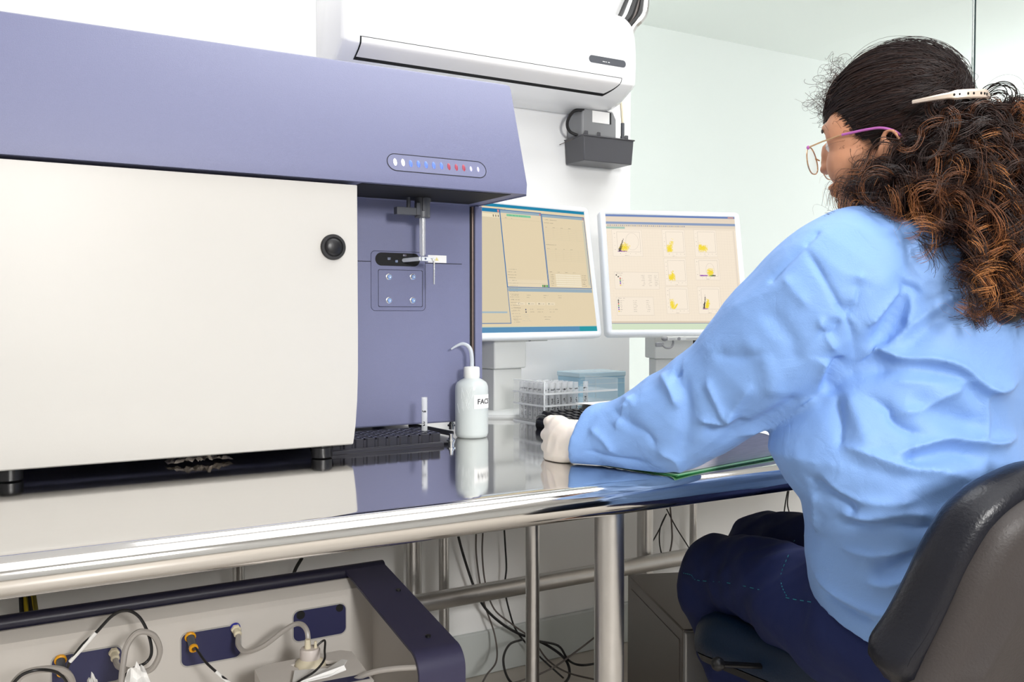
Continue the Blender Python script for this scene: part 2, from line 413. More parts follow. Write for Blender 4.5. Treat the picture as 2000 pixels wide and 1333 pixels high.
# sample probe
pb = P(825, 426, Y=YP-.055); px0 = pb.x; py0 = pb.y
probe = build(G().cyl((px0, py0, ZH+.003), (px0, py0, pb.z), .0150, n=36).cyl((px0-.004, py0-.0145, ZH-.002), (px0-.004, py0-.0145, pb.z+.012), .003).cyl((px0+.012, py0, ZH), (px0+.012, py0, ZH-.008), .006), 'probe_housing', M_dgrey, cy, bevel=.0008)
zt = P(800, 400, Y=py0).z; zb_ = P(800, 425, Y=py0).z
g = G().box((px0-.058, py0-.012, zb_+.004), (px0-.012, py0+.004, zb_+.018)).box((px0-.018, py0-.014, zb_+.004), (px0-.010, py0-.002, zb_+.028))
g.cyl((px0-.029, py0, ZH), (px0-.029, py0, zb_+.015), .004)
build(g, 'probe_bracket', M_dgrey, cy, bevel=.0008)
g = G().cyl((px0+.001, py0, pb.z+.004), (px0+.001, py0, P(825, 500, Y=py0).z), .0028, .0022)
build(g, 'sample_needle', M_chrome, cy)
zn = P(825, 500, Y=py0).z
g = G(); r0 = .0062
g.lathe([(r0, pb.z+.002), (r0, zn+.004), (r0-.002, zn), (.0005, zn-.001)], Matrix.Translation((px0, py0, 0)), 24, cap=False)
build(g, 'needle_sleeve', M_clear, cy)
# support arm with hanging bent rod
a = P(800, 508, Y=YP-.004); zc_ = P(835, 506, Y=py0).z
g = G().box((px0-.004, py0-.006, zc_-.0045), (px0+.022, py0+.004, zc_+.0035)); g.cyl((px0-.004, py0, zc_), (px0-.018, YP-.004, zc_-.001), .004)
build(g, 'support_arm', M_monw, cy, bevel=.0006)
build(G().cyl((px0+.003, py0-.0062, zc_-.0004), (px0+.003, py0-.0075, zc_-.0004), .0022, n=12), 'arm_screw', M_chrome, cy)
rb = P(845, 556, Y=py0).z
g = G().tube(spline([(px0+.014, py0-.004, zc_-.001), (px0+.0185, py0-.006, zc_-.0015), (px0+.021, py0-.007, zc_-.007), (px0+.021, py0-.007, rb)], 6), .0019, 12)
build(g, 'bent_rod', M_chrome, cy)
g = bayrect(G(), 836, 499, 872, 513.5, .0004, -.001, .0012)
wl = build(g, 'warning_label', M_paper, cy)
c = bay(853, 506.5, .0014)
build(G().prism([(-.0042, -.0032), (.0042, -.0032), (0, .0042)], 0, .0002, frame(c, (1, 0, 0), z=(0, -1, 0))), 'warning_triangle', mat('pale_yellow_print', C(236, 224, 150), .6), wl)
# feet, black rail
def foot(x, y, r=.018):
    g = G().lathe([(r*.8, TZ), (r, TZ+.002), (r, TZ+.018), (r*.8, TZ+.02), (r*.8, ZB+.01)], Matrix.Translation((x, y, 0)), 24)
    build(g, 'foot', M_black, cy)
f1 = P(632, 896, Z=TZ); foot(f1.x, f1.y+.01); foot(.02, 1.535); foot(.06, 2.08); foot(.82, 2.08)
g = G().tube([(.735, 1.69, .802), (.79, 1.605, .791)], .0055, 6); build(g, 'rail', M_black, cy)
for (px, py, h) in ((881, 868, .02), (882, 838, .022)):
    p = P(px, py, Z=TZ+(0 if py > 850 else .01)); z0 = TZ if py > 850 else TZ+.009
    build(G().cyl((p.x, p.y, z0), (p.x, p.y, z0+h*.6), .0055).cyl((p.x, p.y, z0+h*.3), (p.x, p.y, z0+h*.45), .0085).cyl((p.x, p.y, z0+.5*h), (p.x, p.y, ZB+.004 if py < 850 else z0+h), .004), 'levelling_bolt', M_chrome, cy)
# crumpled paper under the door
g = G(); pts = []
k = 22
for i in range(k+1):
    for j in range(7):
        pts.append((.245+.105*i/k, 1.545+.035*j/6, TZ+.004+.011*random.random()*(1-abs(2*i/k-1)**3)))
g.add(pts, [(i*7+j, (i+1)*7+j, (i+1)*7+j+1, i*7+j+1) for i in range(k) for j in range(6)])
tag(build(g, 'crumpled_wrap', mat('crumpled_film', C(160, 150, 140), .3), origin=(.3, 1.56, TZ), smooth=False), 'crumpled translucent wrap lying under the white instrument door', 'wrap')

# ================================================================ black tube tray and its tube
tr = thing('tube_tray', 'black plastic tube tray of square wells half under the instrument', 'tray', (.62, 1.57, TZ))
TX0, TX1, TY0 = .5145, .7305, 1.53; pit = .0216; NC, NR = 10, 5
build(G().box((TX0-.003, TY0-.004, TZ), (TX1+.003, TY0+NR*pit+.004, TZ+.007)).box((TX0-.001, TY0-.002, TZ+.007), (TX1+.001, TY0+NR*pit+.002, TZ+.0085)), 'base', M_tray, tr, bevel=.001)
g = G(); h1 = TZ+.0245; nn = 16; hs = pit/2-.0011
for i in range(NC):
    for j in range(NR):
        cx, cyy = TX0+pit*(i+.5), TY0+pit*(j+.5)
        sq = []
        for a in range(nn):
            an = 2*math.pi*(a+.5)/nn; c_, s_ = math.cos(an), math.sin(an); m_ = max(abs(c_), abs(s_)); sq.append((cx+hs*c_/m_, cyy+hs*s_/m_))
        ci = [(cx+.0074*math.cos(2*math.pi*(a+.5)/nn), cyy+.0074*math.sin(2*math.pi*(a+.5)/nn)) for a in range(nn)]
        R = [[(x, y, TZ+.008) for x, y in sq], [(x, y, h1) for x, y in sq], [(x, y, h1) for x, y in ci], [(x, y, TZ+.010) for x, y in ci]]
        g.loft(R, caps=False)
        g.add([(x, y, TZ+.010) for x, y in ci], [tuple(range(nn))])
g.box((TX0+.002, TY0+.0035, TZ+.008), (TX1-.002, TY0+.0040, h1-.003))
wl_ = build(g, 'wells', M_tray, tr, angle=30)
b = wl_.modifiers.new('bevel', 'BEVEL'); b.width = .0005; b.segments = 1; b.limit_method = 'ANGLE'; b.angle_limit = math.radians(60)

def squiggle(g, c, w_, h_, M, seed, r=.0004, nst=4):
    rnd = random.Random(seed); x = -w_/2
    for i in range(nst):
        cw = w_/nst*.8; pts = []
        for k in range(5): pts.append(M @ Vector((x+cw*rnd.random(), h_*(rnd.random()-.5), 0)))
        g.tube(spline(pts, 3), r, 4); x += w_/nst
    return g
def make_tube(h=.078, r=.006):
    t = thing('test_tube', 'x', 'test tube')
    prof = [(.0004, .0004), (r*.55, .0012), (r*.87, .003), (r, .006), (r, h), (r-.0009, h), (r-.0009, .0065), (r*.7, .0025), (.0003, .0016)]
    build(G().lathe(prof, None, 18, cap=False), 'glass', M_clear, t)
    return t
def tube_marks(t, seed, h, r=.006, full=True):
    g = G()
    for k, (z, w_) in enumerate(((h*.83, .010), (h*.55, .012), (h*.35, .012), (h*.18, .010)) if full else ((h*.66, .012), (h*.36, .008))):
        M = frame((-.5*(r+.0002), -.866*(r+.0002), z), (0, 0, 1) if k else (.866, -.5, 0), z=(-.5, -.866, 0))
        squiggle(g, None, w_ if k else .008, .004, M, seed*7+k, .0006, 3)
    build(g, 'handwriting', M_ink, t)
tt = make_tube(); tube_marks(tt, 3, .078, full=False)
tt['label'] = 'single test tube with handwriting standing in the black tube tray'
tt.location = (TX0+pit*9.5, TY0+pit*2.5, TZ+.0105)

# ================================================================ wash bottle
bo = P(920, 858, Z=TZ); bc = Vector((bo.x+.015, bo.y+.026, TZ))
BX, BY = bc.x, bc.y
rB = .0335; hB = P(920, 738, s=(bc-CAMP).dot(FW)).z-TZ
wb = thing('wash_bottle', 'translucent wash bottle with curved spout and FACS label beside the instrument', 'wash bottle', bc)
prof = [(.001, 0), (rB*.8, 0), (rB*.93, .002), (rB, .009), (rB, hB*.80), (rB*.985, hB*.86), (rB*.9, hB*.92), (rB*.68, hB*.965), (rB*.5, hB*.99), (rB*.44, hB), (rB*.44, hB+.006),
        (rB*.41, hB+.006), (rB*.41, hB-.001), (rB*.63, hB*.955), (rB*.86, hB*.91), (rB*.95, hB*.85), (rB*.965, hB*.8), (rB*.965, .010), (rB*.9, .0035), (.001, .0025)]
build(G().lathe(prof, Matrix.Translation(bc), 48, cap=False), 'bottle_body', M_ldpe, wb, angle=60)
build(G().lathe([(.001, .0035), (rB*.9, .0045), (rB*.95, .011), (rB*.95, hB*.395), (.001, hB*.395)], Matrix.Translation(bc), 40, cap=False), 'liquid', M_liq, wb, angle=40)
capp = []
nr = 40
g = G(); z0, z1 = TZ+hB+.001, TZ+hB+.022
ring = lambda rr, z, k: [(BX+(rr+(k if i % 2 else 0))*math.cos(2*math.pi*i/nr), BY+(rr+(k if i % 2 else 0))*math.sin(2*math.pi*i/nr), z) for i in range(nr)]
g.loft([ring(.0155, z0-.002, 0), ring(.0158, z0, 0), ring(.0160, z0+.001, .0005), ring(.0156, z1-.002, .0005), ring(.0146, z1, 0), ring(.006, z1+.001, 0)])
build(g, 'cap', mat('cap_plastic', C(238, 239, 234), .4), wb)
S = (bc-CAMP).dot(FW)
path = [P(x, y, s=S) for x, y in ((921.5, 722), (921.5, 700), (919, 684), (912, 675), (902, 672), (890, 677), (881, 682.5))]
path = [Vector((BX, BY, z1-.03))]+path
pp = spline(path, 6); n = len(pp)
build(G().tube(pp, [.0042 if i < n*.5 else .0042-(.0026*(i-n*.5)/(n*.5)) for i in range(n)], 14), 'spout', mat('spout_plastic', C(226, 232, 238), .3, trans=.3), wb)
dipp = G().cyl((BX+.003, BY, TZ+.006), (BX, BY, z0), .003, n=10); build(dipp, 'dip_tube', M_ldpe, wb)
# label wraps the right-hand side
ang_v = math.atan2(-BY, -BX)                                 # direction from bottle to where it is seen
def labpatch(a0, a1, zz0, zz1, rr):
    g = G(); N = 14; vs = []
    for i in range(N+1):
        a = a0+(a1-a0)*i/N
        for z in (zz0, zz1): vs.append((BX+rr*math.cos(a), BY+rr*math.sin(a), z))
    g.add(vs, [(2*i, 2*i+2, 2*i+3, 2*i+1) for i in range(N)]); return g
zl0 = P(940, 798, s=S-.02).z; zl1 = P(940, 771, s=S-.02).z
lab = build(labpatch(ang_v+.15, ang_v+1.5, zl0, zl1, rB+.0004), 'label', M_paper, wb)
am = ang_v+.82
Mt = frame((BX+(rB+.0006)*math.cos(am), BY+(rB+.0006)*math.sin(am), (zl0+zl1)/2), (-math.sin(am), math.cos(am), 0), z=(math.cos(am), math.sin(am), 0))
build(text_geo('FACS', .0145, Mt, bend=rB+.0006), 'lettering', M_ink, lab)
g = G()
for k in range(14):
    a = ang_v-.85+random.random()*.9; zz = TZ+hB*(.42+.3*random.random())
    g.tube([(BX+(rB+.0002)*math.cos(a+i*.06*(k % 3-1)), BY+(rB+.0002)*math.sin(a+i*.06*(k % 3-1)), zz+.006*i) for i in range(4)], .00025, 4)
build(g, 'scale_marks', mat('mould_marks', C(240, 244, 244), .4), wb)
# ================================================================ air conditioner
ac = thing('air_conditioner', 'white split air conditioner mounted high on the wall above the instrument', 'air conditioner', (1.16, WY, 1.62))
AX0, AX1 = .725, 1.597
zg = P(705, 71, Y=2.047).z; zf = P(695, 113.5, Y=2.09).z
ap = [(WY-.001, zg+.20), (2.12, zg+.197), (2.085, zg+.185), (2.058, zg+.15), (2.046, zg+.09), (2.047, zg), (2.055, zg-.02), (2.09, zf), (2.115, zf-.012), (2.145, zf-.022), (2.19, zf-.026), (WY-.001, zf-.026)]
pc_y, pc_z = 2.18, zg+.07
def scl(k): return [(pc_y+(y-pc_y)*(k if y < pc_y else 1), pc_z+(z-pc_z)*k) for y, z in ap]
def dens(pl): return [(p.x, p.y) for p in spline([Vector((a, b, 0)) for a, b in pl], 4)]
g = G(); rings = []
for x, k in ((AX0, .86), (AX0+.006, .93), (AX0+.016, .97), (AX0+.03, .99), (AX0+.05, 1), (AX1-.05, 1), (AX1-.03, .99), (AX1-.016, .97), (AX1-.006, .93), (AX1, .86)):
    rings.append([(x, y, z) for y, z in dens(scl(k))])
g.loft(rings); acb = build(g, 'casing', M_ac, ac, angle=50)
M_acv = mat('louver_plastic', C(232, 230, 229), .35)
# discharge louver with dark gap around it
def quadpt(px, py): return px, py
fl = [(706, 72, 2.045), (1212, 164.5, 2.045), (1203, 178, 2.06), (1190, 190, 2.078), (1178, 194, 2.088), (694.5, 112, 2.088), (699, 90, 2.064)]
def face_strip(off, xa, xb, z0, z1, n=6, cz0=0):
    """strip following the lower front of the casing between heights z1 (top) and z0"""
    pts = []
    prof = dens(ap)
    def yat(z):
        best = 2.05
        for (a, b), (c_, d_) in zip(prof, prof[1:]):
            if (b-z)*(d_-z) <= 0 and abs(b-d_) > 1e-9 and min(a, c_) < 2.2: best = min(a+(c_-a)*(z-b)/(d_-b), 9); 
        return best
    rows = []
    for i in range(n+1):
        z = z1+(z0-z1)*i/n; t = i/n
        rows.append([(xa(t), yat(z)-off, z), (xb(t), yat(z)-off, z)])
    g = G(); vs = [p for r in rows for p in r]
    g.add(vs, [(2*i, 2*i+1, 2*i+3, 2*i+2) for i in range(n)]); return g
xl0 = P(705, 71, Y=2.046).x; xr0 = P(1214, 164, Y=2.046).x; xr1 = P(1178, 195, Y=2.088).x
build(face_strip(.0006, lambda t: xl0-.002, lambda t: xr0+.002-(xr0-xr1)*t**2.2, zf-.003, zg+.0015, 10), 'louver_gap', M_gap, acb)
build(face_strip(.0016, lambda t: xl0+.0015, lambda t: xr0-.001-(xr0-xr1)*t**2.2, zf+.002, zg-.0005, 10), 'louver', M_acv, ac)
# indicator window
a = P(1150, 114, Y=2.046); b = P(1222, 126, Y=2.046); mx = (a+b)/2
g = G().prism(rrect(-(b.x-a.x)/2, -.0100, (b.x-a.x)/2, .0100, .0098, 8), -.004, .0012, frame((mx.x, 2.0462, mx.z), (1, 0, 0), z=(0, -1, -.03)))
dw = build(g, 'display_window', M_dgrey, ac)
g = G()
for i, (dx, ww) in enumerate(((-.017, .008), (-.007, .004), (.001, .006))): g.box((mx.x+dx, 2.0445, mx.z-.0035), (mx.x+dx+ww, 2.0448, mx.z-.0018))
build(g, 'indicator_marks', mat('white_print', C(245, 245, 245), .5), dw)
# refrigerant lines above the unit
pl = thing('pipe_bundle', 'foil wrapped pipe bundle rising behind the end of the air conditioner', 'pipe', P(1222, 5, Y=2.2))
base = P(1232, 30, Y=2.2)
for i in range(6):
    x = base.x-.02+.013*i
    g = G().tube(spline([(x+.06, 2.21, 2.30), (x+.03-.005*i, 2.19, 2.06), (x-.015, 2.195-.004*i, zg+.25), (x-.045, 2.19, zg+.205), (x-.06, 2.2, zg+.16)], 6), .007+.003*(i % 3), 8)
    build(g, 'pipe', [M_wire, M_chrome, M_wire, M_wireg][i % 4], pl)

# ================================================================ condensate pump under it
pu = thing('condensate_pump', 'grey condensate pump with dark tank on the wall under the air conditioner', 'pump', (1.57, 2.2, 1.47))
a = P(1140, 262, Y=2.148); b = P(1238, 274, Y=2.148); zb2 = P(1145, 313, Y=2.148).z
g = G(); tz1, tz0 = a.z, zb2
lo = [(a.x+.004, 2.151), (b.x-.005, 2.151), (b.x-.005, WY-.004), (a.x+.004, WY-.004)]
hi = [(a.x, 2.148), (b.x, 2.148), (b.x, WY-.002), (a.x, WY-.002)]
g.loft([[(x, y, tz0) for x, y in lo], [(x, y, tz1) for x, y in hi]])
g.box((a.x-.002, 2.145, tz1-.004), (b.x+.003, WY-.001, tz1))
for xx in (a.x+.006, a.x+.05, b.x-.03): g.box((xx, 2.15, tz1), (xx+.012, 2.154, tz1+.012))
build(g, 'tank', mat('tank_plastic', C(78, 78, 82), .35), pu, bevel=.003)
a2 = P(1118, 258, Y=2.17); b2 = P(1200, 262, Y=2.165)
g = G(); hx0, hx1 = a.x+.006, P(1204, 265, Y=2.165).x; ht = P(1160, 213, Y=2.165).z
g.prism([(hx0, tz1), (hx1, tz1), (hx1, ht-.022), (hx1-.012, ht), (hx0+.012, ht), (hx0, ht-.012)], -.2442, -.165, Matrix(((1, 0, 0, 0), (0, 0, -1, 2.0), (0, 1, 0, 0), (0, 0, 0, 1))))
hs_ = build(g, 'motor_housing', M_grey, pu, bevel=.006, seg=3)
la, lb = P(1157, 216, Y=2.164), P(1190, 243, Y=2.164)
build(G().box((la.x, 2.1635, lb.z), (lb.x, 2.166, la.z)), 'rating_plate', M_paper, hs_)
build(G().box((lb.x+.003, 2.1635, lb.z), (lb.x+.0065, 2.166, la.z)), 'slot', M_gap, hs_)
build(G().tube(spline([(hx0+.01, 2.17, ht-.006), (hx0-.018, 2.18, ht-.010), (hx0-.034, 2.19, ht-.04), (hx0-.024, 2.195, ht-.065), (hx0+.004, 2.19, tz1+.003)], 6), .0045, 8), 'power_lead', M_wire, pu)
build(G().tube(spline([(hx0-.001, 2.2, tz1-.002), (hx0-.02, 2.21, tz1-.012), (hx0-.035, 2.23, tz1-.02)], 5), .0012, 6), 'thin_wire', M_wireg, pu)
t0 = P(1211, 190, Y=2.17); t1 = P(1216, 243, Y=2.17)
build(G().tube(spline([t0+Vector((0, .03, .03)), t0, t1], 5), .0038, 8), 'drain_tube', M_cream, pu)
build(G().cyl((t1.x, t1.y, t1.z+.003), (t1.x, t1.y, tz1), .0055).cyl((t1.x, t1.y, tz1+.012), (t1.x, t1.y, tz1-.001), .007), 'hose_fitting', M_dgrey, pu)

# ================================================================ monitors
class Mon:
    def __init__(s, name, label, o, deg, tilt, W, H):
        d = math.radians(deg); ux = Vector((math.cos(d), math.sin(d), 0)); back = Vector((-math.sin(d), math.cos(d), 0))
        t = math.radians(tilt); uy = Vector((0, 0, math.cos(t)))+back*math.sin(t); un = ux.cross(uy)
        s.o, s.ux, s.uy, s.un, s.W, s.H, s.back = o, ux, uy, un, W, H, back    # o = lower left corner of the front
        s.M = frame(o, ux, y=uy)
        s.t = thing(name, label, 'monitor', (o+ux*W/2+back*.13).xy.to_3d()+Vector((0, 0, TZ)))
        R = .012
        g = G(); B = .017
        # frame: outer bevelled ring around screen
        def rr(i, z, r): return [tuple(s.M @ Vector((x, y, z))) for x, y in rrect(i, i, W-i, H-i, max(r, .002), 5)]
        bl, bt, bb = .0155, .0135, .0165
        def inner(z, e=0): return [tuple(s.M @ Vector((x, y, z))) for x, y in rrect(bl-e, bb-e, W-bl+e, H-bt+e, .0012, 5)]
        g.loft([rr(.004, -.034, .01), rr(.0, -.028, R), rr(0, -.006, R), rr(.0015, -.002, R), rr(.005, 0, R-.003), inner(-.0005, .002), inner(-.003)], caps=False)
        build(g, 'bezel', M_monw, s.t, angle=50)
        g = G().prism(rrect(.008, .008, W-.008, H-.008, .012, 5), -.036, -.0315, s.M); g.box((W*.2, H*.15, -.058), (W*.8, H*.85, -.034), s.M)
        build(g, 'back_cover', M_stand, s.t, bevel=.004)
        s.g = G(); s.mats = []; s.mi = {}
        s.sx0, s.sx1, s.sy0, s.sy1 = bl, W-bl, bb, H-bt
    def col(s, c):
        if c not in s.mi:
            s.mi[c] = len(s.mats)
            s.mats.append(mat('screen_colour', (0, 0, 0, 1), .25, emit=C(*c), es=1.04, spec=.3))
        return s.mi[c]
    def ab(s, px, py):
        d = ray(px, py); t = (s.o-CAMP).dot(s.un)/d.dot(s.un); q = CAMP+d*t-s.o; return q.dot(s.ux), q.dot(s.uy)
    def rect(s, a0, b0, a1, b1, c, lay):
        a0, a1 = sorted((a0, a1)); b0, b1 = sorted((b0, b1))
        a0 = max(a0, s.sx0); a1 = min(a1, s.sx1); b0 = max(b0, s.sy0); b1 = min(b1, s.sy1)
        if a1 <= a0 or b1 <= b0: return
        z = -.0029+lay*.00006
        s.g.add([(a0, b0, z), (a1, b0, z), (a1, b1, z), (a0, b1, z)], [(0, 1, 2, 3)], s.col(c), s.M)
    def poly(s, pts, c, lay):
        s.g.add([(a, b, -.0029+lay*.00006) for a, b in pts], [tuple(range(len(pts)))], s.col(c), s.M)
    def pr(s, x0, y0, x1, y1, c, lay):                      # rectangle between two seen corners
        a0, b0 = s.ab(x0, y0); a1, b1 = s.ab(x1, y1); s.rect(a0, b0, a1, b1, c, lay)
    def frm(s, a0, b0, a1, b1, c, lay, t=.0005):
        for r in ((a0, b0, a1, b0+t), (a0, b1-t, a1, b1), (a0, b0, a0+t, b1), (a1-t, b0, a1, b1)): s.rect(*r, c, lay)
    def dash(s, a, b, n, c, lay, w=.0016, h=.0011):
        rnd = random.Random(int(a*1e5)+int(b*1e5)); x = a
        for i in range(n):
            ww = w*rnd.uniform(.5, 1.3)
            if rnd.random() > .18: s.rect(x, b, x+ww, b+h*rnd.uniform(.6, 1.1), c, lay)
            x += ww+w*.35
    def done(s):
        build(s.g, 'screen', s.mats, s.t, smooth=False)
def corner(px, py, s_): return P(px, py, s=s_)
# left monitor
bR = P(1178, 659, s=2.33); d8 = math.radians(8); W1, H1 = .405, .345
o1 = bR-Vector((math.cos(d8), math.sin(d8), 0))*W1
m1 = Mon('computer_monitor', 'silver-white monitor half behind the instrument showing tiled software windows', o1, 8, 9.5, W1, H1)
sand = (222, 205, 172)
w_, h_ = m1.sx1-m1.sx0, m1.sy1-m1.sy0
m1.rect(m1.sx0, m1.sy0, m1.sx1, m1.sy1, sand, 0)
T = m1.sy1
m1.rect(m1.sx0, T-.0075, m1.sx1, T, (18, 128, 165), 1)
m1.dash(m1.sx0+.09, T-.0125, 12, (130, 120, 105), 1)
m1.rect(m1.sx0, m1.sy0, m1.sx1, m1.sy0+.013, (88, 140, 178), 1)
m1.rect(m1.sx1-.06, m1.sy0+.0005, m1.sx1, m1.sy0+.0125, (30, 148, 160), 2)
m1.rect(m1.sx0, m1.sy0+.013, m1.sx1, m1.sy0+.0150, (200, 205, 180), 2)
aL, bL = m1.ab(977, 416); aM, bM = m1.ab(1059, 430); aM2, bM2 = m1.ab(1074, 563); aR = m1.sx1-.003
aL2, bL2 = m1.ab(993, 563)
xa = (aL+aL2)/2; xb = (aM+aM2)/2; yb = bM2; yt = T-.021
blue, slate = (52, 110, 165), (150, 170, 182)
# left window
m1.rect(m1.sx0, m1.sy0+.022, xa, yt, (214, 200, 170), 2); m1.rect(m1.sx0, yt, xa, yt+.0085, (12, 118, 165), 3)
m1.rect(xa-.007, yt+.001, xa-.002, yt+.0075, (215, 130, 120), 4)
m1.rect(m1.sx0, yt-.013, xa-.002, yt-.004, (232, 220, 190), 3)
for k in range(3): m1.rect(xa-.022+.0075*k, yt-.0115, xa-.0190+.0075*k, yt-.006, (120, 112, 96), 4)
for k in range(20): m1.dash(m1.sx0+.1, yt-.14-.0068*k, 14, (150, 142, 125), 4)
m1.rect(m1.sx0+.01, m1.sy0+.047, xa-.008, m1.sy0+.051, (160, 180, 190), 4)
for k in range(4): m1.dash(m1.sx0+.13, m1.sy0+.042-.0048*k, 12, (196, 190, 170), 4)
m1.frm(m1.sx0, m1.sy0+.0215, xa+.0008, yt+.009, blue, 5, .0017)
# centre window
m1.rect(xa+.002, yt, xb, yt+.0078, slate, 3); m1.rect(xa+.02, yt-.0075, xb-.035, yt-.0018, (130, 200, 160), 4)
m1.dash(xa+.022, yt-.0055, 30, (70, 120, 95), 5); m1.dash(xa+.014, yt-.0125, 3, (150, 140, 120), 4); m1.dash(xa+.034, yt-.0125, 3, (150, 140, 120), 4)
m1.rect(xa+.002, yt-.0145, xb-.002, yt-.014, (196, 182, 152), 4)
m1.rect(xb-.006, yt+.001, xb-.002, yt+.006, (205, 120, 115), 4)
m1.rect(xa+.002, yb+.002, xb-.002, yb+.02, (226, 210, 180), 3); m1.rect(xa+.002, yb+.0105, xb-.002, yb+.011, (190, 176, 150), 4)
for k, c in enumerate(((30, 150, 70), (20, 60, 30), (30, 150, 70), (30, 150, 70))): m1.rect(xb-.021+.005*k, yb+.0025, xb-.0175+.005*k, yb+.008, c, 5)
m1.frm(xa, yb, xb, yt+.008, blue, 6, .0018)
# right window
m1.rect(xb+.002, yt-.002, aR, yt+.005, slate, 3); m1.rect(aR-.006, yt-.001, aR-.002, yt+.004, (205, 130, 120), 4)
m1.dash(xb+.006, yt-.009, 22, (140, 132, 115), 4); m1.dash(xb+.006, yt-.017, 16, (140, 132, 115), 4)
for y0 in (.030, .085, .145):
    for k in range(4): m1.dash(xb+.008+.026*k, yt-y0+.002, 4, (130, 122, 105), 4)
    for k in range(7): m1.rect(xb+.008, yt-y0-.004*k*1.2, aR-.012, yt-y0-.004*k*1.2+.0003, (200, 188, 160), 4)
    for k in range(5): m1.rect(xb+.008+.026*k, yt-y0-.029, xb+.0083+.026*k, yt-y0, (200, 188, 160), 4)
m1.dash(xb+.006, yt-.073, 18, (130, 125, 112), 4)
for k in range(6):
    m1.dash(xb+.010, yt-.150-.0055*k, 5, (120, 112, 98), 5); m1.rect(xb+.026, yt-.1515-.0055*k, aR-.034, yt-.1475-.0055*k, (236, 224, 198), 4)
    m1.dash(aR-.030, yt-.150-.0055*k, 7, (110, 102, 90), 5)
m1.rect(aR-.009, yb+.01, aR-.003, yt-.006, (200, 196, 176), 3)
m1.frm(xb+.0005, yb, aR, yt+.006, blue, 6, .0018)
# lower window
m1.rect(xa+.002, yb-.0095, aR, yb-.001, slate, 3)
for k, (x, y, n) in enumerate(((.01, .02, 14), (.055, .019, 9), (.11, .019, 12), (.158, .019, 8), (.055, .0245, 6), (.11, .0245, 4), (.158, .0245, 7), (.005, .030, 8), (.012, .05, 14), (.012, .056, 12),
                                (.06, .054, 8), (.085, .054, 12), (.125, .054, 16), (.06, .0605, 10), (.085, .0605, 12), (.125, .0605, 9), (.105, .073, 14), (.105, .079, 12), (.01, .075, 9), (.01, .08, 9))):
    m1.dash(xa+x, yb-y, n, (150, 140, 122), 5, .0013)
for k, c in enumerate(((180, 170, 150), (60, 110, 90), (70, 60, 50), (110, 120, 100))):
    x = xa+.022+.032*k; m1.rect(x, yb-.043, x+.027, yb-.036, (230, 215, 186), 4); m1.rect(x+.006, yb-.041, x+.0085, yb-.038, c, 5); m1.dash(x+.010, yb-.0405, 7, (150, 140, 122), 5)
m1.rect(xa+.048, yb-.056, xa+.051, yb-.0525, (60, 70, 110), 6); m1.rect(xa+.048, yb-.062, xa+.051, yb-.0585, (40, 50, 80), 6)
m1.done()
# right monitor
TLp = P(1186, 656.5, s=2.345)
m2 = Mon('computer_monitor', 'white monitor in front of the glass partition showing scatter plots with yellow dots', TLp, -19, 12, .400, .345)
m2.rect(m2.sx0, m2.sy0, m2.sx1, m2.sy1, (240, 226, 206), 0)
T = m2.sy1; L = m2.sx0; R_ = m2.sx1
m2.rect(L, T-.0055, R_, T, (98, 124, 178), 2); m2.rect(L, T-.020, R_, T-.0055, (226, 210, 190), 2)
m2.rect(L, T-.0265, R_, T-.020, (134, 152, 184), 2); m2.rect(L, T-.034, R_, T-.0265, (222, 208, 188), 2); m2.rect(L, T-.0395, R_, T-.034, (232, 218, 198), 2)
m2.rect(L, T-.0395, L+.052, T-.034, (160, 190, 176), 3); m2.rect(R_-.02, T-.0045, R_-.003, T-.001, (200, 150, 140), 3)
for k in range(38): m2.rect(L+.004+.0058*k, T-.0318, L+.0075+.0058*k, T-.0288, [(170, 160, 150), (150, 150, 165), (190, 175, 150)][k % 3], 3)
nx, ny = 46, 34; gx0, gx1, gy0, gy1 = L+.002, R_-.004, m2.sy0+.0235, T-.041
for k in range(nx+1): m2.rect(gx0+(gx1-gx0)*k/nx, gy0, gx0+(gx1-gx0)*k/nx+.00022, gy1, (226, 211, 192), 1)
for k in range(ny+1): m2.rect(gx0, gy0+(gy1-gy0)*k/ny, gx1, gy0+(gy1-gy0)*k/ny+.00022, (226, 211, 192), 1)
m2.rect(L, m2.sy0, R_, m2.sy0+.0165, (208, 222, 194), 2); m2.rect(L, m2.sy0+.0165, R_, m2.sy0+.0178, (110, 120, 160), 3); m2.rect(L, m2.sy0+.0178, R_, m2.sy0+.0230, (216, 200, 178), 2)
m2.rect(R_-.009, m2.sy0+.023, R_-.0045, T-.0395, (228, 214, 196), 3)
yel, ink, pur, grn = (240, 214, 60), (66, 60, 62), (140, 60, 170), (70, 160, 90)
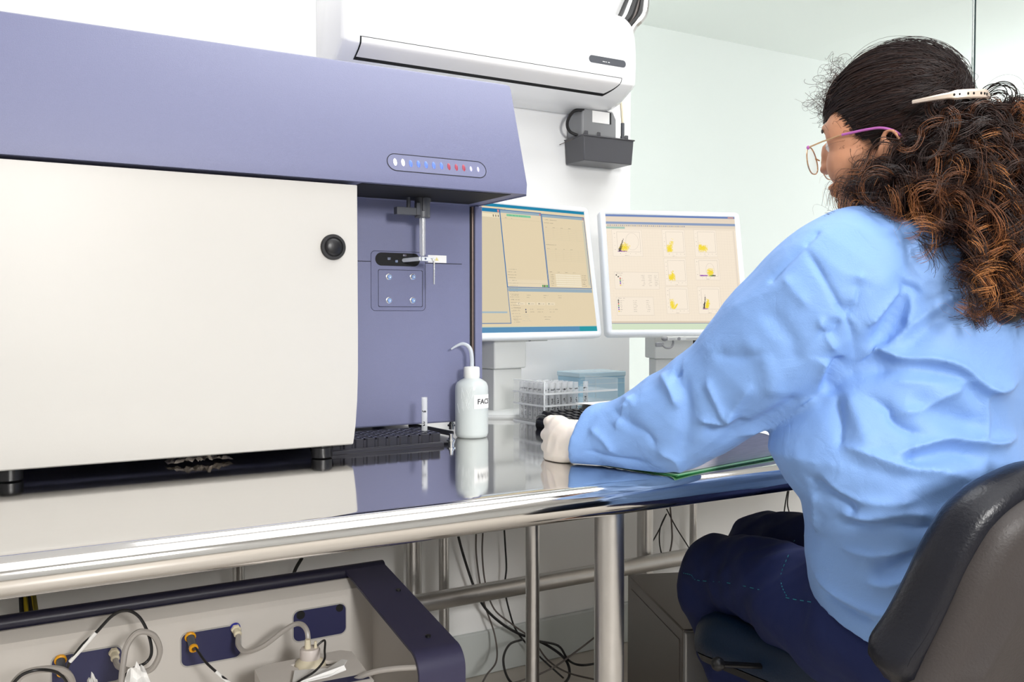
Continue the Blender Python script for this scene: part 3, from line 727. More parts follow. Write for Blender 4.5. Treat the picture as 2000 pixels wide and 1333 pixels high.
def plot(x0, y0, x1, y1, blobs, gate=None):
    a0, b1 = m2.ab(x0, y0); a1, b0 = m2.ab(x1, y1); W_, H_ = a1-a0, b1-b0
    m2.rect(a0, b0, a1, b1, (243, 230, 212), 2); m2.frm(a0, b0, a1, b1, (200, 188, 172), 3, .00045)
    pa0, pb0, pa1, pb1 = a0+W_*.16, b0+H_*.17, a1-W_*.07, b1-H_*.08
    m2.frm(pa0, pb0, pa1, pb1, (150, 142, 134), 4, .0004)
    for k in range(5):
        m2.dash(a0+W_*.07, pb0+(pb1-pb0)*(.1+.2*k), 2, (140, 132, 124), 4, .001, .001); m2.dash(pa0+(pa1-pa0)*(.1+.22*k), pb0-H_*.07, 2, (140, 132, 124), 4, .001, .001)
    m2.dash(a0+W_*.4, b0+H_*.03, 7, (150, 142, 132), 4, .0012, .001)
    rnd = random.Random(int(x0))
    for (cx, cyy, sx_, sy_, rot, c, n) in blobs:
        for _ in range(n):
            u, v = max(-2, min(2, rnd.gauss(0, 1))), max(-2.2, min(2.2, rnd.gauss(0, 1)))
            uu, vv = u*sx_*math.cos(rot)-v*sy_*math.sin(rot), u*sx_*math.sin(rot)+v*sy_*math.cos(rot)
            fx, fy = cx+uu, cyy+vv
            if not (0.01 < fx < .98 and 0.01 < fy < .98): continue
            X_, Y_ = pa0+(pa1-pa0)*fx, pb0+(pb1-pb0)*fy; q = .0007
            m2.rect(X_-q, Y_-q, X_+q, Y_+q, c, 5)
    if gate:
        cx, cyy, rx, ry = gate; pr = None
        for k in range(49):
            a = 2*math.pi*k/48; p = (pa0+(pa1-pa0)*(cx+rx*math.cos(a)), pb0+(pb1-pb0)*(cyy+ry*math.sin(a)*(1 if math.sin(a) > 0 else 1)))
            if pr: 
                d = Vector((p[0]-pr[0], p[1]-pr[1])); nn_ = Vector((-d.y, d.x)).normalized()*.0002
                m2.poly([(pr[0]-nn_.x, pr[1]-nn_.y), (p[0]-nn_.x, p[1]-nn_.y), (p[0]+nn_.x, p[1]+nn_.y), (pr[0]+nn_.x, pr[1]+nn_.y)], (170, 160, 150), 6)
            pr = p
plot(1195, 448, 1257, 501, [(.30, .22, .09, .10, -.5, yel, 420), (.13, .18, .03, .10, -.35, ink, 160), (.2, .45, .012, .12, -.35, ink, 50), (.2, .03, .09, .012, 0, pur, 60)], (.65, .52, .28, .42))
plot(1293, 448, 1341, 502, [(.16, .16, .09, .09, 0, yel, 380), (.28, .4, .05, .12, -.4, yel, 90)])
plot(1355, 448, 1403, 502, [(.24, .18, .14, .07, 0, yel, 420), (.1, .3, .05, .08, 0, yel, 60)])
plot(1297, 504, 1344, 558, [(.18, .16, .10, .07, 0, yel, 360), (.25, .32, .04, .09, 0, yel, 100)])
plot(1357, 505, 1408, 547, [(.58, .22, .08, .12, 0, yel, 360), (.22, .05, .10, .012, 0, pur, 130), (.72, .05, .06, .02, 0, ink, 60), (.60, .04, .05, .014, 0, grn, 50)], (.58, .42, .22, .40))
plot(1300, 560, 1348, 613, [(.13, .2, .06, .13, 0, yel, 330), (.32, .14, .08, .02, .9, yel, 90)])
plot(1362, 560, 1411, 613, [(.30, .2, .06, .13, -.25, yel, 320), (.12, .16, .02, .10, -.2, ink, 130), (.19, .5, .008, .1, -.1, ink, 30), (.2, .02, .08, .008, 0, pur, 40)])
def table(x0, y0, x1, y1, n, cols, ind):
    a0, b1 = m2.ab(x0, y0); a1, b0 = m2.ab(x1, y1)
    m2.rect(a0, b0, a1, b1, (241, 228, 210), 2); m2.frm(a0, b0, a1, b1, (200, 188, 172), 3, .00045)
    st = (b1-b0)*.80/(n+1)
    m2.dash(a0+.004, b1-st*.8, 10, (140, 132, 122), 4); 
    for i in range(n):
        y = b1-st*(i+2.0); x = a0+.004+(.005*min(i, 2) if ind else 0)
        m2.rect(x, y-.0005, x+.0032, y+.0028, ((30, 28, 30), (30, 28, 30), (190, 50, 50), (40, 150, 70), (40, 60, 160), (140, 60, 170), (235, 205, 80))[i], 4)
        m2.dash(x+.005, y, 6 if i == 0 else 3, (150, 142, 130), 4)
        for f in cols: m2.dash(a0+(a1-a0)*f, y, 5, (160, 152, 142), 4)
table(1200, 531, 1289, 565, 7, (.6, .76, .9), True); table(1204, 580, 1279, 616, 7, (.45, .8), False)
m2.done()
g = G()
dsh = G(); M2_ = m2.M
for i in range(14): dsh.box((.335+.0036*i, .3365, 0), (.335+.0036*i+.0024, .3380, .0003), M2_)
build(dsh, 'front_lettering', mat('faint_grey_print', C(205, 210, 214), .5), m2.t)
# stands
def stand(m, pxc, wid, capz, baser, bpx):
    def onp(px_, off):
        d = ray(px_, 700); o = m.o+m.back*off; t = (o-CAMP).dot(m.back)/d.dot(m.back); q = CAMP+d*t-o; return q.dot(m.ux)
    cx = onp(pxc, .08); c = m.o+m.ux*cx; bk = m.back; basec = m.o+m.ux*onp(bpx, .075)+bk*.075; ang = math.degrees(math.atan2(m.ux.y, m.ux.x))
    M = rotz((c.x, c.y, 0), ang)
    g = G(); hw = wid/2
    g.loft([[tuple(M @ Vector(p)) for p in ((-w2, y0, z), (w2, y0, z), (w2, y0+d2, z), (-w2, y0+d2, z))] for w2, y0, d2, z in ((hw*.86, .052, .055, TZ+.012), (hw*.88, .050, .055, capz-.035))])
    build(g, 'neck', M_stand, m.t, bevel=.003)
    g = G(); g.box((-hw, .040, capz-.035), (hw, .12, capz+.05), M)
    build(g, 'neck_collar', M_stand, m.t, bevel=.004)
    g = G(); g.lathe([(baser*.98, TZ), (baser, TZ+.004), (baser*.99, TZ+.010), (baser*.93, TZ+.0135), (.001, TZ+.016)], Matrix.Translation((basec.x, basec.y, 0)), 48)
    build(g, 'base', M_stand, m.t)
stand(m1, 978, .098, P(980, 690, s=2.38).z+.005, .105, 985)
stand(m2, 1306, .110, P(1303, 682, s=2.4).z+.008, .105, 1306)
# clip-on sensor bars under both monitors
def bar(m, px0_, px1_, py, label, cable):
    a = P(px0_, py, s=2.335); b = P(px1_, py-1, s=2.335); z = m.o.z-.006
    t = thing('sensor_bar', label, 'sensor', (a.x, a.y, z))
    ln = (b-a).length; M = frame((a.x, a.y, z), m.ux, z=(0, 0, 1))
    build(G().box((.008, -.009, -.0055), (ln, .009, .0045), M), 'housing', M_stand, t, bevel=.0015)
    build(G().sphere((.003, 0, -.001), (.009, .008, .0065), M), 'ball_joint', M_grey, t)
    build(G().cyl(M @ Vector((ln*.33, -.0095, -.001)), M @ Vector((ln*.33, -.0105, -.001)), .0045, n=14).box((ln*.1, -.0093, -.002), (ln*.25, -.0090, -.0008), M).box((ln*.5, -.0093, -.002), (ln*.9, -.0090, -.0008), M), 'button_marks', M_grey, t)
    if cable:
        build(G().box((-.022, -.006, -.022), (0, .006, -.010), M), 'clamp', M_grey, t, bevel=.002)
        p = [M @ Vector(v) for v in ((-.006, -.004, -.016), (.004, -.006, -.024), (.018, -.004, -.024), (.026, 0, -.014), (.026, 0, -.004))]
        build(G().tube(spline(p, 6), .003, 8), 'cable', M_grey, t)
bar(m1, 1012, 1082, 667, 'small white sensor bar with buttons under the monitor showing tiled windows', False)
bar(m2, 1296, 1384, 660.5, 'small white sensor bar with curled cable under the scatter plot monitor', True)
kc = P(978, 667, s=2.36)
build(G().cyl(kc, kc+Vector((0, .012, 0)), .0085), 'knob', M_dgrey, m1.t)
# dark device behind the right monitor
d0 = P(1352, 690, s=2.62)
g = G().box((d0.x-.03, d0.y, TZ), (d0.x+.12, d0.y+.10, TZ+.20)); tag(build(g, 'speaker', M_black, origin=(d0.x, d0.y, TZ), bevel=.006), 'black box speaker behind the scatter plot monitor', 'speaker')

# ================================================================ things on the table
# pale blue box against the wall
b0 = P(1131, 745, Y=2.08); b1 = P(1221, 745, Y=2.08); bzt = P(1175, 727, Y=2.08).z
bx = thing('slide_box', 'pale blue plastic box with clear lid standing behind the clear tube rack', 'box', ((b0.x+b1.x)/2, 2.12, TZ))
M_blue = mat('pale_blue_plastic', C(176, 218, 240), .3)
build(G().box((b0.x, 2.08, TZ), (b1.x, 2.19, bzt-.012)), 'body', M_blue, bx, bevel=.003)
build(G().box((b0.x-.002, 2.078, bzt-.014), (b1.x+.002, 2.192, bzt)), 'lid', mat('clear_blue_lid', C(205, 232, 244), .2), bx, bevel=.003)
g = G(); g.box((b0.x+.004, 2.0785, bzt-.019), (b1.x-.004, 2.079, bzt-.0165)).box((b0.x+.004, 2.0785, bzt-.034), (b1.x-.004, 2.079, bzt-.032)).box((b0.x+.055, 2.0785, TZ+.01), (b0.x+.0565, 2.079, bzt-.02))
build(g, 'moulded_ribs', mat('deeper_blue', C(215, 238, 247), .3), bx)
# clear tube rack
rk_o = Vector((1.062, 1.697, TZ)); RK = rotz(rk_o, 5); RL, RD = .215, .118
rk = thing('tube_rack', 'clear acrylic three shelf rack holding rows of test tubes', 'rack', rk_o)
g = G()
for z in (.001, .041, .068): 
    g.box((.004, 0, z), (RL, RD, z+.003), RK)
build(g, 'shelf', M_acryl, rk, bevel=.0006)
for x0 in (0, RL): build(G().box((x0, 0, 0), (x0+.004, RD, .097), RK), 'end_panel', M_acryl, rk, bevel=.0006)
g = G()
for z in (.041, .068):
    g.box((.003, -.0012, z-.0005), (RL+.002, 0, z+.0035), RK).box((-.0012, 0, z-.0005), (0, RD, z+.0035), RK)
g.box((-.001, -.001, 0), (.003, .0006, .097), RK).box((-.0008, 0, .0955), (.0046, RD, .0975), RK).box((-.0012, 0, 0), (0, RD, .003), RK)
build(g, 'polished_edges', mat('frosted_edge', C(244, 247, 247), .4, alpha=.8), rk)
t0 = None; cnt = 0
for i in range(7):
    for j in range(6):
        if (i, j) in ((6, 1), (6, 2), (6, 3), (6, 4), (6, 5), (5, 5)): continue
        x, y = .014+.0175*i+(.012 if i == 6 else 0), .0135+.0182*j
        p = RK @ Vector((x, y, .0045))
        if i < 1 or (i < 6 and j == 0) or (i == 6) or t0 is None or (i+j) % 3 == 0:
            t = make_tube(h=.088); tube_marks(t, 11+cnt, .088)
            t0 = t if t0 is None else t0
            t.location = p; t.rotation_euler = (0, 0, random.uniform(-.5, .4))
        else:
            t = copy_tree(t0, loc=p, rot=(0, 0, random.uniform(-.6, .5)))
        t['label'] = 'clear test tube with handwriting standing in the clear acrylic rack'; t['group'] = 'test tubes in the clear rack'
        cnt += 1
        if i == 6: del t['group']; t['label'] = 'clear test tube standing apart at the open side of the acrylic rack'

# keyboard
kb_o = Vector((1.03, 1.5, TZ)); KB = rotz((1.024, 1.502, TZ), 3)
kb = thing('keyboard', 'black computer keyboard partly under papers beside the gloved hand', 'keyboard', kb_o)
g = G(); kp = [(.002, .006), (.0, .012), (.004, .017), (.15, .030), (.162, .028), (.165, .010), (.16, .0), (.006, .0)]
g.loft([[tuple(KB @ Vector((x, y*s_+.08*(1-s_), z*s2))) for y, z in kp] for x, s_, s2 in ((0, .90, .75), (.004, .96, .92), (.012, 1, 1), (.43, 1, 1), (.44, .96, .9))])
kbb = build(g, 'case', M_blackg, kb, angle=40)
for r_ in range(6):
    for c_ in range(21):
        yy = .012+.0235*r_+(.004 if r_ == 5 else 0); xx = .014+.0195*c_; z = .0182+.0135*(yy/.15)
        g = G(); pts = []
        for (ins, zz) in ((0, 0), (.003, .0065)):
            pts.append([tuple(KB @ Vector(p)) for p in ((xx+ins, yy+ins*.6, z+zz), (xx+.0175-ins, yy+ins*.6, z+zz), (xx+.0175-ins, yy+.0205-ins*1.3, z+zz+.002), (xx+ins, yy+.0205-ins*1.3, z+zz+.002))])
        g.loft(pts)
        if c_ == 0 and r_ == 0: kg = G()
        kg.v, kg.f, kg.m = kg.v+g.v, kg.f+[tuple(i+len(kg.v) for i in f) for f in g.f], kg.m+g.m
tag(build(kg, 'keys', M_black, kb, angle=20), kind='stuff')

# papers lying over the keyboard
def sheet_stack(name, M, W_, D_, n, label, sp=.0011, curl=.01):
    g = G()
    for k in range(n):
        rx, ry, a = random.uniform(-.006, .006), random.uniform(-.006, .006), random.uniform(-.05, .05)
        Mk = M @ Matrix.Translation((rx, ry, sp*k)) @ Matrix.Rotation(a, 4, 'Z'); N = 10
        vs = []
        for i in range(N+1):
            for j in (0, 1):
                x = W_*i/N; y = D_*j
                vs.append((x, y, curl*((1-i/N)**3)*(.5+.5*((k*37) % 7)/7)))
        g.add(vs, [(2*i, 2*i+2, 2*i+3, 2*i+1) for i in range(N)], 0, Mk)
        vs2 = [(v[0], v[1], v[2]-.0003) for v in vs]
        g.add(vs2, [(2*i, 2*i+1, 2*i+3, 2*i+2) for i in range(N)], 0, Mk)
    c = M.translation
    return tag(build(g, name, M_paper, origin=c, angle=60), label, 'papers')
sheet_stack('paper_stack', rotz((1.115, 1.475, TZ+.040), 8), .21, .14, 12, 'loose stack of white sheets lying across the black keyboard', .0013, .004)

# green folder / open report with curved pages
fo = Vector((.905, 1.062, TZ)); FO = rotz(fo, 11)
fd = thing('open_report', 'open green report with thick curved pages at the front edge of the table', 'report', fo)
M_green = mat('green_cover', C(60, 140, 84), .25, coat=.4); M_lgreen = mat('light_green_cover', C(150, 205, 160), .3)
M_edge = mat('page_edges', C(190, 184, 192), .6, noise=.28, nscale=26, stretch=(1, 1, 34), detail=3)
def lens(t0, t1, prof, y0, y1, zb):
    g = G(); top = [(x, z) for x, z in prof]
    N = len(top)
    poly = [(x, zb) for x, z in top]+[(x, z) for x, z in reversed(top)]
    rows = []
    for y in (y0, y1): rows.append([tuple(FO @ Vector((x, y, z))) for x, z in poly])
    g.loft(rows); return g
pf = [Vector(p) for p in ((.012, .006, 0), (.05, .016, 0), (.10, .034, 0), (.15, .046, 0), (.20, .049, 0), (.24, .044, 0), (.265, .034, 0), (.282, .018, 0), (.286, .006, 0))]
pf = [(p.x, p.y) for p in spline(pf, 4)]
build(lens(0, 0, pf, .004, .214, .0045), 'pages', M_edge, fd, angle=30)
pf_t = [(x, z+.0006) for x, z in pf]
g = G(); N = len(pf_t)
rows = [[tuple(FO @ Vector((x, y, z))) for x, z in pf_t] for y in (.0035, .08, .15, .215)]
g.loft(rows, caps=False, closed=False); build(g, 'top_page', M_paper, fd, angle=60)
g = G()
for k in range(9):
    yy = .05+.018*k
    a, b = int(N*.25), int(N*.8)
    g.tube([FO @ Vector((pf_t[i][0], yy, pf_t[i][1]+.0002)) for i in range(a, b, 3)], .0003, 4)
build(g, 'text_lines', mat('grey_print', C(170, 170, 172), .6), fd)
pr2 = [(x, z) for x, z in ((.292, .008), (.31, .024), (.345, .040), (.40, .046), (.46, .040), (.52, .026), (.56, .012))]
build(lens(0, 0, pr2, .004, .214, .0045), 'facing_pages', M_paper, fd, angle=40)
g = G().box((0, 0, .0), (.283, .222, .0014), FO); build(g, 'cover', M_green, fd, bevel=.0005)
g = G().box((.0, -.002, .0022), (.265, .22, .0038), FO); build(g, 'inner_cover', M_lgreen, fd, bevel=.0004)
g = G().tube([FO @ Vector(p) for p in ((.278, -.001, .004), (.286, -.001, .010), (.294, -.001, .004))], .0028, 6); g.box((.27, 0, .0015), (.57, .222, .004), FO)
build(g, 'spine', mat('dark_green_cover', C(20, 84, 44), .2, coat=.5), fd, bevel=.0008)

# ================================================================ cart with fluid tub
ct = thing('fluidics_cart', 'putty coloured fluid cart with dark tubular handle frame under the table', 'cart', (.25, 1.5, 0))
ax0, ax1 = .567, .648
yb_ = 1.62; yf = 1.27
A_ = P(775, 1108, X=ax1); zt_ = P(400, 1160, Y=yb_).z
zfront = P(900, 1262, Y=yf+.02).z
build(G().cyl((-.6, yb_, zt_), (ax1, yb_, zt_), .0135, n=24), 'handle_tube', M_navyp, ct, bevel=.001)
def arm(xa, xb):
    R = .035; g = G(); th = .006
    pr = [(yb_+.004, zt_+.010)]
    sl = (zt_+.008-zfront)/(yb_-yf)
    for i in range(9):
        a = i/8*math.pi/2; pr.append((yf+R-R*math.sin(a), zfront+sl*R*.9-R*(1-math.cos(a))))
    pr += [(yf, 0.05)]
    out = pr; inn = [(y+th, z-th*.8) if k else (y, z-th) for k, (y, z) in enumerate(pr)]
    poly = out+inn[::-1]
    g.loft([[(x, y, z) for y, z in poly] for x in (xa, xb)])
    return g
for xa in (ax0, -.52): build(arm(xa, xa+.081), 'side_arm', [M_navyf], ct, bevel=.001)
for (px, py) in ((778, 1147), (836, 1204)):
    c = P(px, py, Z=(zt_+zfront)/2+.02)
    sl = (zt_+.008-zfront)/(yb_-yf); zz = zfront+sl*(c.y-yf)+.002
    build(G().cyl((c.x, c.y, zz-.002), (c.x, c.y, zz+.0015), .0045, n=16), 'rivet', M_black, ct)
# tub : back wall, sides, rolled top ridge
tbz = P(600, 1150, Y=1.60).z
g = G(); ix1 = .612; 
g.box((-.56, 1.585, .12), (ix1+.01, 1.61, tbz-.012)); g.box((ix1, 1.36, .12), (ix1+.012, 1.61, tbz-.03)); g.box((-.62, 1.30, .12), (-.6, 1.61, tbz-.03)); g.box((-.6, 1.32, .1), (ix1, 1.6, .125))
g.box((ix1-.002, 1.345, .1), (ix1+.03, 1.362, tbz-.04))
tub = build(g, 'tub', M_tub, ct, bevel=.004, seg=3)
zr1 = P(600, 1171, Y=1.583).z; zr0 = P(600, 1142, Y=1.605).z
rp = [(1.5845, zr1-.004), (1.5835, zr1+.006), (1.600, zr0-.002), (1.603, zr0), (1.625, zr0), (1.63, zr0-.01), (1.63, zr1-.004)]
xr_ = P(728, 1150, Y=1.585).x; xl_ = P(30, 1265, Y=1.585).x-.02
g = G(); g.loft([[(x, y+i, z-i) for y, z in rp] for x, i in ((xl_-.02, .006), (xl_-.01, .001), (xl_, 0), (xr_-.008, 0), (xr_, .001), (xr_+.004, .006))])
build(g, 'top_ridge', M_tub, ct, angle=25)
# navy connector plates on the tub back
def plate(x0, y0, x1, y1, skew):
    a = P(x0, y0, Y=1.584); b = P(x1, y1, Y=1.584)
    M = Matrix(((1, 0, 0, 0), (0, 0, -1, 1.584), (0, 1, 0, 0), (0, 0, 0, 1)))
    r = .011
    o = build(G().prism(rrect(a.x-.002, b.z-.003, b.x+.002, a.z+.002, r+.002, 8), -.002, .0005, M), 'plate_rim', mat('plate_rim_plastic', C(176, 173, 168), .5), ct)
    return build(G().prism(rrect(a.x, b.z, b.x, a.z, r, 8), -.002, .0014, M), 'connector_plate', M_plate, ct)
p1 = plate(101, 1285, 238, 1327, 0); p2 = plate(354, 1240, 470, 1282, 0); p3 = plate(573, 1196, 675, 1236, 0)
def Ypt(px, py, off): return P(px, py, Y=1.584-off)
def yfit(px, py, par, tilt=.25):
    c = Ypt(px, py, .001); M = frame(c, (1, 0, 0), z=(0, -1, -.35))
    g = G().lathe([(.009, 0), (.0095, .004), (.0075, .006), (.0075, .004), (.0058, .004)], M, 12); o = build(g, 'yellow_collar', M_yel, par)
    build(G().lathe([(.0066, .004), (.0064, .030), (.0058, .032), (.001, .032)], M, 16), 'connector_body', M_dgrey, par)
    build(G().lathe([(.0060, .030), (.0075, .031), (.0075, .035), (.0040, .036), (.003, .030)], M, 12), 'yellow_nut', M_yel, par)
    return M @ Vector((0, 0, .036))
def cfit(px, py, par, blue=False):
    c = Ypt(px, py, .001); M = frame(c, (1, 0, 0), z=(0, -1, -.35))
    if blue: build(G().lathe([(.0085, 0), (.0085, .004), (.004, .005)], M, 16), 'blue_ring', mat('blue_ring_plastic', C(24, 36, 160), .3), par)
    build(G().lathe([(.0075, .002), (.0085, .005), (.0085, .009), (.006, .010)], M, 6), 'hex_nut', M_cream, par, smooth=False)
    build(G().lathe([(.0055, .008), (.0055, .016), (.0068, .017), (.0068, .022), (.0045, .025), (.001, .025)], M, 12), 'fitting', M_cream, par)
    return M @ Vector((0, 0, .024))
y1_ = yfit(118, 1288, p1); c1_ = cfit(222, 1271, p1); y2_ = yfit(371, 1243, p2); c2_ = cfit(459, 1225, p2, True)
for px, py, r in ((587, 1202, .0078), (663, 1188, .0070)):
    c = Ypt(px, py, .001); build(G().lathe([(r, 0), (r, .0012), (.001, .0014)], frame(c, (1, 0, 0), z=(0, -1, 0)), 24), 'black_plug', M_gap, p3)
def cord(name, pts, r, m, label, cat, sub=8, k=8, tip=None):
    pp = spline(pts, sub); o = build(G().tube(pp, r, k), name, m, origin=pp[0]); return tag(o, label, cat)
# side connector plate on the front edge of the right wall
q = P(846, 1262, Y=1.343)
M = Matrix(((1, 0, 0, 0), (0, 0, -1, 1.344), (0, 1, 0, 0), (0, 0, 0, 1)))
pa = P(829, 1250, Y=1.343); 
sp_ = build(G().prism(rrect(pa.x, pa.z-.16, pa.x+.05, pa.z, .008, 6), 0, .002, M), 'side_plate', M_plate, ct)
for px, py in ((842, 1307), (862, 1301)):
    c = P(px, py, Y=1.341); build(G().lathe([(.0062, 0), (.0062, .0014), (.001, .0016)], frame(c, (1, 0, 0), z=(0, -1, 0)), 20), 'black_plug', M_gap, sp_)
c = P(840, 1265, Y=1.34); Mf = frame(c, (1, 0, 0), z=(.35, -1, -.25))
build(G().lathe([(.009, 0), (.0095, .004), (.008, .016), (.0065, .020)], Mf, 8), 'fitting', M_cream, sp_)
c = P(836, 1290, Y=1.338)
build(G().box((c.x-.006, c.y-.002, c.z-.006), (c.x+.018, c.y+.001, c.z+.007)), 'white_tag', M_paper, sp_, bevel=.002)
# tubing
Yt = 1.50
cord('silicone_tube', [c2_, P(466, 1262, Y=1.54), P(482, 1274, Y=1.52), P(515, 1262, Y=1.5), P(555, 1232, Y=1.49), P(582, 1219, Y=1.48), P(599, 1232, Y=1.46), P(603, 1270, Y=1.45)], .0044, M_tubing, 'translucent tube running from the blue ringed fitting to the bottle cap in the carton', 'tube')
cord('silicone_tube', [c1_, P(232, 1303, Y=1.54), P(262, 1312, Y=1.51), P(295, 1308, Y=1.49), P(312, 1275, Y=1.48), P(300, 1242, Y=1.47), P(270, 1236, Y=1.46), P(248, 1262, Y=1.46), P(240, 1300, Y=1.45), P(237, 1336, Y=1.44), P(236, 1380, Y=1.44)], .0046, M_tubing, 'translucent tube looped in a full circle beside the navy plate', 'tube')
o = cord('silicone_tube', [P(846, 1272, Y=1.325), P(860, 1282, Y=1.30), P(856, 1296, Y=1.285), P(830, 1303, Y=1.28), P(780, 1306, Y=1.30), P(735, 1312, Y=1.32), P(700, 1325, Y=1.34), P(670, 1345, Y=1.36)], .0044, M_tubing, 'translucent tube curving out from the fitting under the cart arm', 'tube')
cord('silicone_tube', [P(20, 1345, Y=1.36), P(45, 1318, Y=1.36), P(85, 1308, Y=1.36), P(120, 1310, Y=1.37), P(138, 1325, Y=1.38), P(143, 1350, Y=1.4)], .0050, M_tubing, 'translucent tube arching low in front of the yellow ringed connector', 'tube')
cord('signal_wire', [P(22, 1340, Y=1.34), P(45, 1318, Y=1.34), P(78, 1309, Y=1.34), P(110, 1314, Y=1.36), P(128, 1330, Y=1.38), P(132, 1350, Y=1.4)], .0021, M_wire, 'thin black wire arching low beside the large translucent tube', 'wire')
cord('signal_wire', [y1_, P(130, 1308, Y=1.52), P(137, 1294, Y=1.51), P(160, 1262, Y=1.5), P(188, 1236, Y=1.5), P(220, 1203, Y=1.5), P(247, 1193, Y=1.5), P(272, 1206, Y=1.5), P(290, 1240, Y=1.49), P(296, 1275, Y=1.48), P(285, 1295, Y=1.48), P(258, 1308, Y=1.47), P(243, 1322, Y=1.46)], .0024, M_wire, 'black wire with a high loop over the navy plate', 'wire')
sl = build(G().tube([P(187, 1236.5, Y=1.4985), P(165, 1262, Y=1.4985), P(137, 1293, Y=1.5085)], .0030, 8), 'cable_sleeve', M_paper, bpy.data.objects['signal_wire.001'])
w2 = cord('signal_wire', [y2_, P(383, 1268, Y=1.53), P(400, 1292, Y=1.5), P(422, 1313, Y=1.48), P(450, 1336, Y=1.46), P(470, 1360, Y=1.45)], .0021, M_wire, 'black wire hanging from the centre yellow ringed connector', 'wire')
build(G().tube([P(422, 1313, Y=1.479), P(436, 1325, Y=1.47), P(450, 1336.5, Y=1.459)], .0027, 8), 'cable_sleeve', M_paper, w2)
# cardboard carton with torn top
cb = thing('carton', 'white cardboard carton with torn open top holding a capped bottle', 'carton', (.42, 1.42, .12))
ctz = P(600, 1292, Y=1.45).z
q1 = P(495, 1304, Z=ctz); q2 = P(682, 1267, Z=ctz); q3 = P(742, 1345, Z=ctz); q4 = q1+(q3-q2)
g = G(); hole = []
ctr = (q1+q3)/2; ring = [q1, (q1+q2)/2, q2, (q2+q3)/2, q3, (q3+q4)/2, q4, (q4+q1)/2]
hc = P(608, 1298, Z=ctz+.0)
rnd = random.Random(4)
outer, inn = [], []
NH = 24
from mathutils.geometry import intersect_line_line_2d
for i in range(NH):
    a = 2*math.pi*i/NH; d = Vector((math.cos(a), math.sin(a)))
    rr_ = .030*(1+.35*rnd.uniform(-1, 1)); inn.append((hc.x+d.x*rr_*1.15, hc.y+d.y*rr_*.85, ctz))
    best = None
    for s1, s2 in ((q1, q2), (q2, q3), (q3, q4), (q4, q1)):
        h = intersect_line_line_2d(hc.xy, hc.xy+d*2, s1.xy, s2.xy)
        if h is not None: best = h
    if best is None: best = hc.xy+d*.05
    outer.append((best.x, best.y, ctz))
g.loft([[(x, y, .125) for x, y, z in outer], outer, inn, [(x, y, z-.006) for x, y, z in inn]], caps=False)
build(g, 'box', mat('white_cardboard', C(222, 216, 210), .7, noise=.05, nscale=30), cb, angle=25)
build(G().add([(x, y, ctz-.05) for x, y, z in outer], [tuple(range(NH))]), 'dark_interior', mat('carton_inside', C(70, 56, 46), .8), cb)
g = G(); fp = [P(575, 1310, Z=ctz+.006), P(640, 1306, Z=ctz+.012), P(668, 1288, Z=ctz+.018), P(678, 1290, Z=ctz+.02), P(672, 1300, Z=ctz+.02), P(676, 1308, Z=ctz+.014), P(640, 1322, Z=ctz+.01), P(570, 1338, Z=ctz+.006)]
g.add(fp+[p-Vector((0, 0, .0015)) for p in fp], [tuple(range(8)), tuple(range(15, 7, -1))]+[(i, (i+1) % 8, 8+(i+1) % 8, 8+i) for i in range(8)]); build(g, 'torn_flap', M_paper, cb, smooth=False)
g = G(); sa, sb = P(620, 1334, Z=ctz+.001), P(715, 1316, Z=ctz+.001); d_ = (q3-q2).normalized()*.022
g.quad(sa, sb, sb+d_, sa+d_); build(g, 'printed_band', M_plate, cb)
bt = thing('reagent_bottle', 'cream capped bottle sticking out of the torn carton top', 'bottle', (hc.x, hc.y, ctz-.05))
Mb = Matrix.Translation((hc.x, hc.y+.006, ctz-.05))
build(G().lathe([(.026, 0), (.026, .045), (.024, .052), (.017, .058), (.016, .060)], Mb, 28), 'bottle_shoulder', M_cream, bt)
cap_ = build(G().lathe([(.0165, .056), (.0168, .058), (.0165, .072), (.0150, .075), (.001, .0755)], Mb, 28), 'cap', mat('cap_cream', C(222, 212, 206), .4), bt)
build(G().cyl(Mb @ Vector((-.004, 0, .074)), Mb @ Vector((-.004, 0, .090)), .0055, .0042).cyl(Mb @ Vector((.008, -.004, .074)), Mb @ Vector((.008, -.004, .086)), .003, .002), 'ports', M_cream, cap_)
ch_ = Mb @ Vector((.010, -.004, .078))
cord('signal_wire', [ch_, ch_+Vector((.012, -.004, .008)), P(634, 1272, s=1.45), P(633, 1290, s=1.42), P(615, 1312, s=1.4), P(585, 1331, s=1.38), P(560, 1350, s=1.36)], .0018, M_wire, 'thin black wire curling over the cream bottle cap', 'wire')
# crumpled white paper pieces at the bottom
for (x, y, wd, lb) in ((272, 1322, .032, 'larger crumpled white paper rising under the looped tube'), (184, 1333, .018, 'small curled white paper scrap near the navy plate')):
    c = P(x, y, Y=1.40); g = G(); rnd = random.Random(int(x)); N = 7
    vs = [(c.x+wd*(i/(N-1)-.5)*(1.6-.9*j/(N-1)), c.y+.02*rnd.random()+.02*j/(N-1), c.z-.04+(.05 if wd > .02 else .04)*j/(N-1)*(1-.5*abs(i/(N-1)-.5))+.003*rnd.random()) for j in range(N) for i in range(N)]
    g.add(vs, [(j*N+i, j*N+i+1, (j+1)*N+i+1, (j+1)*N+i) for j in range(N-1) for i in range(N-1)])
    o = build(g, 'paper_scrap', M_paper, origin=c, smooth=False); so = o.modifiers.new('s', 'SOLIDIFY'); so.thickness = .0008; tag(o, lb, 'paper')

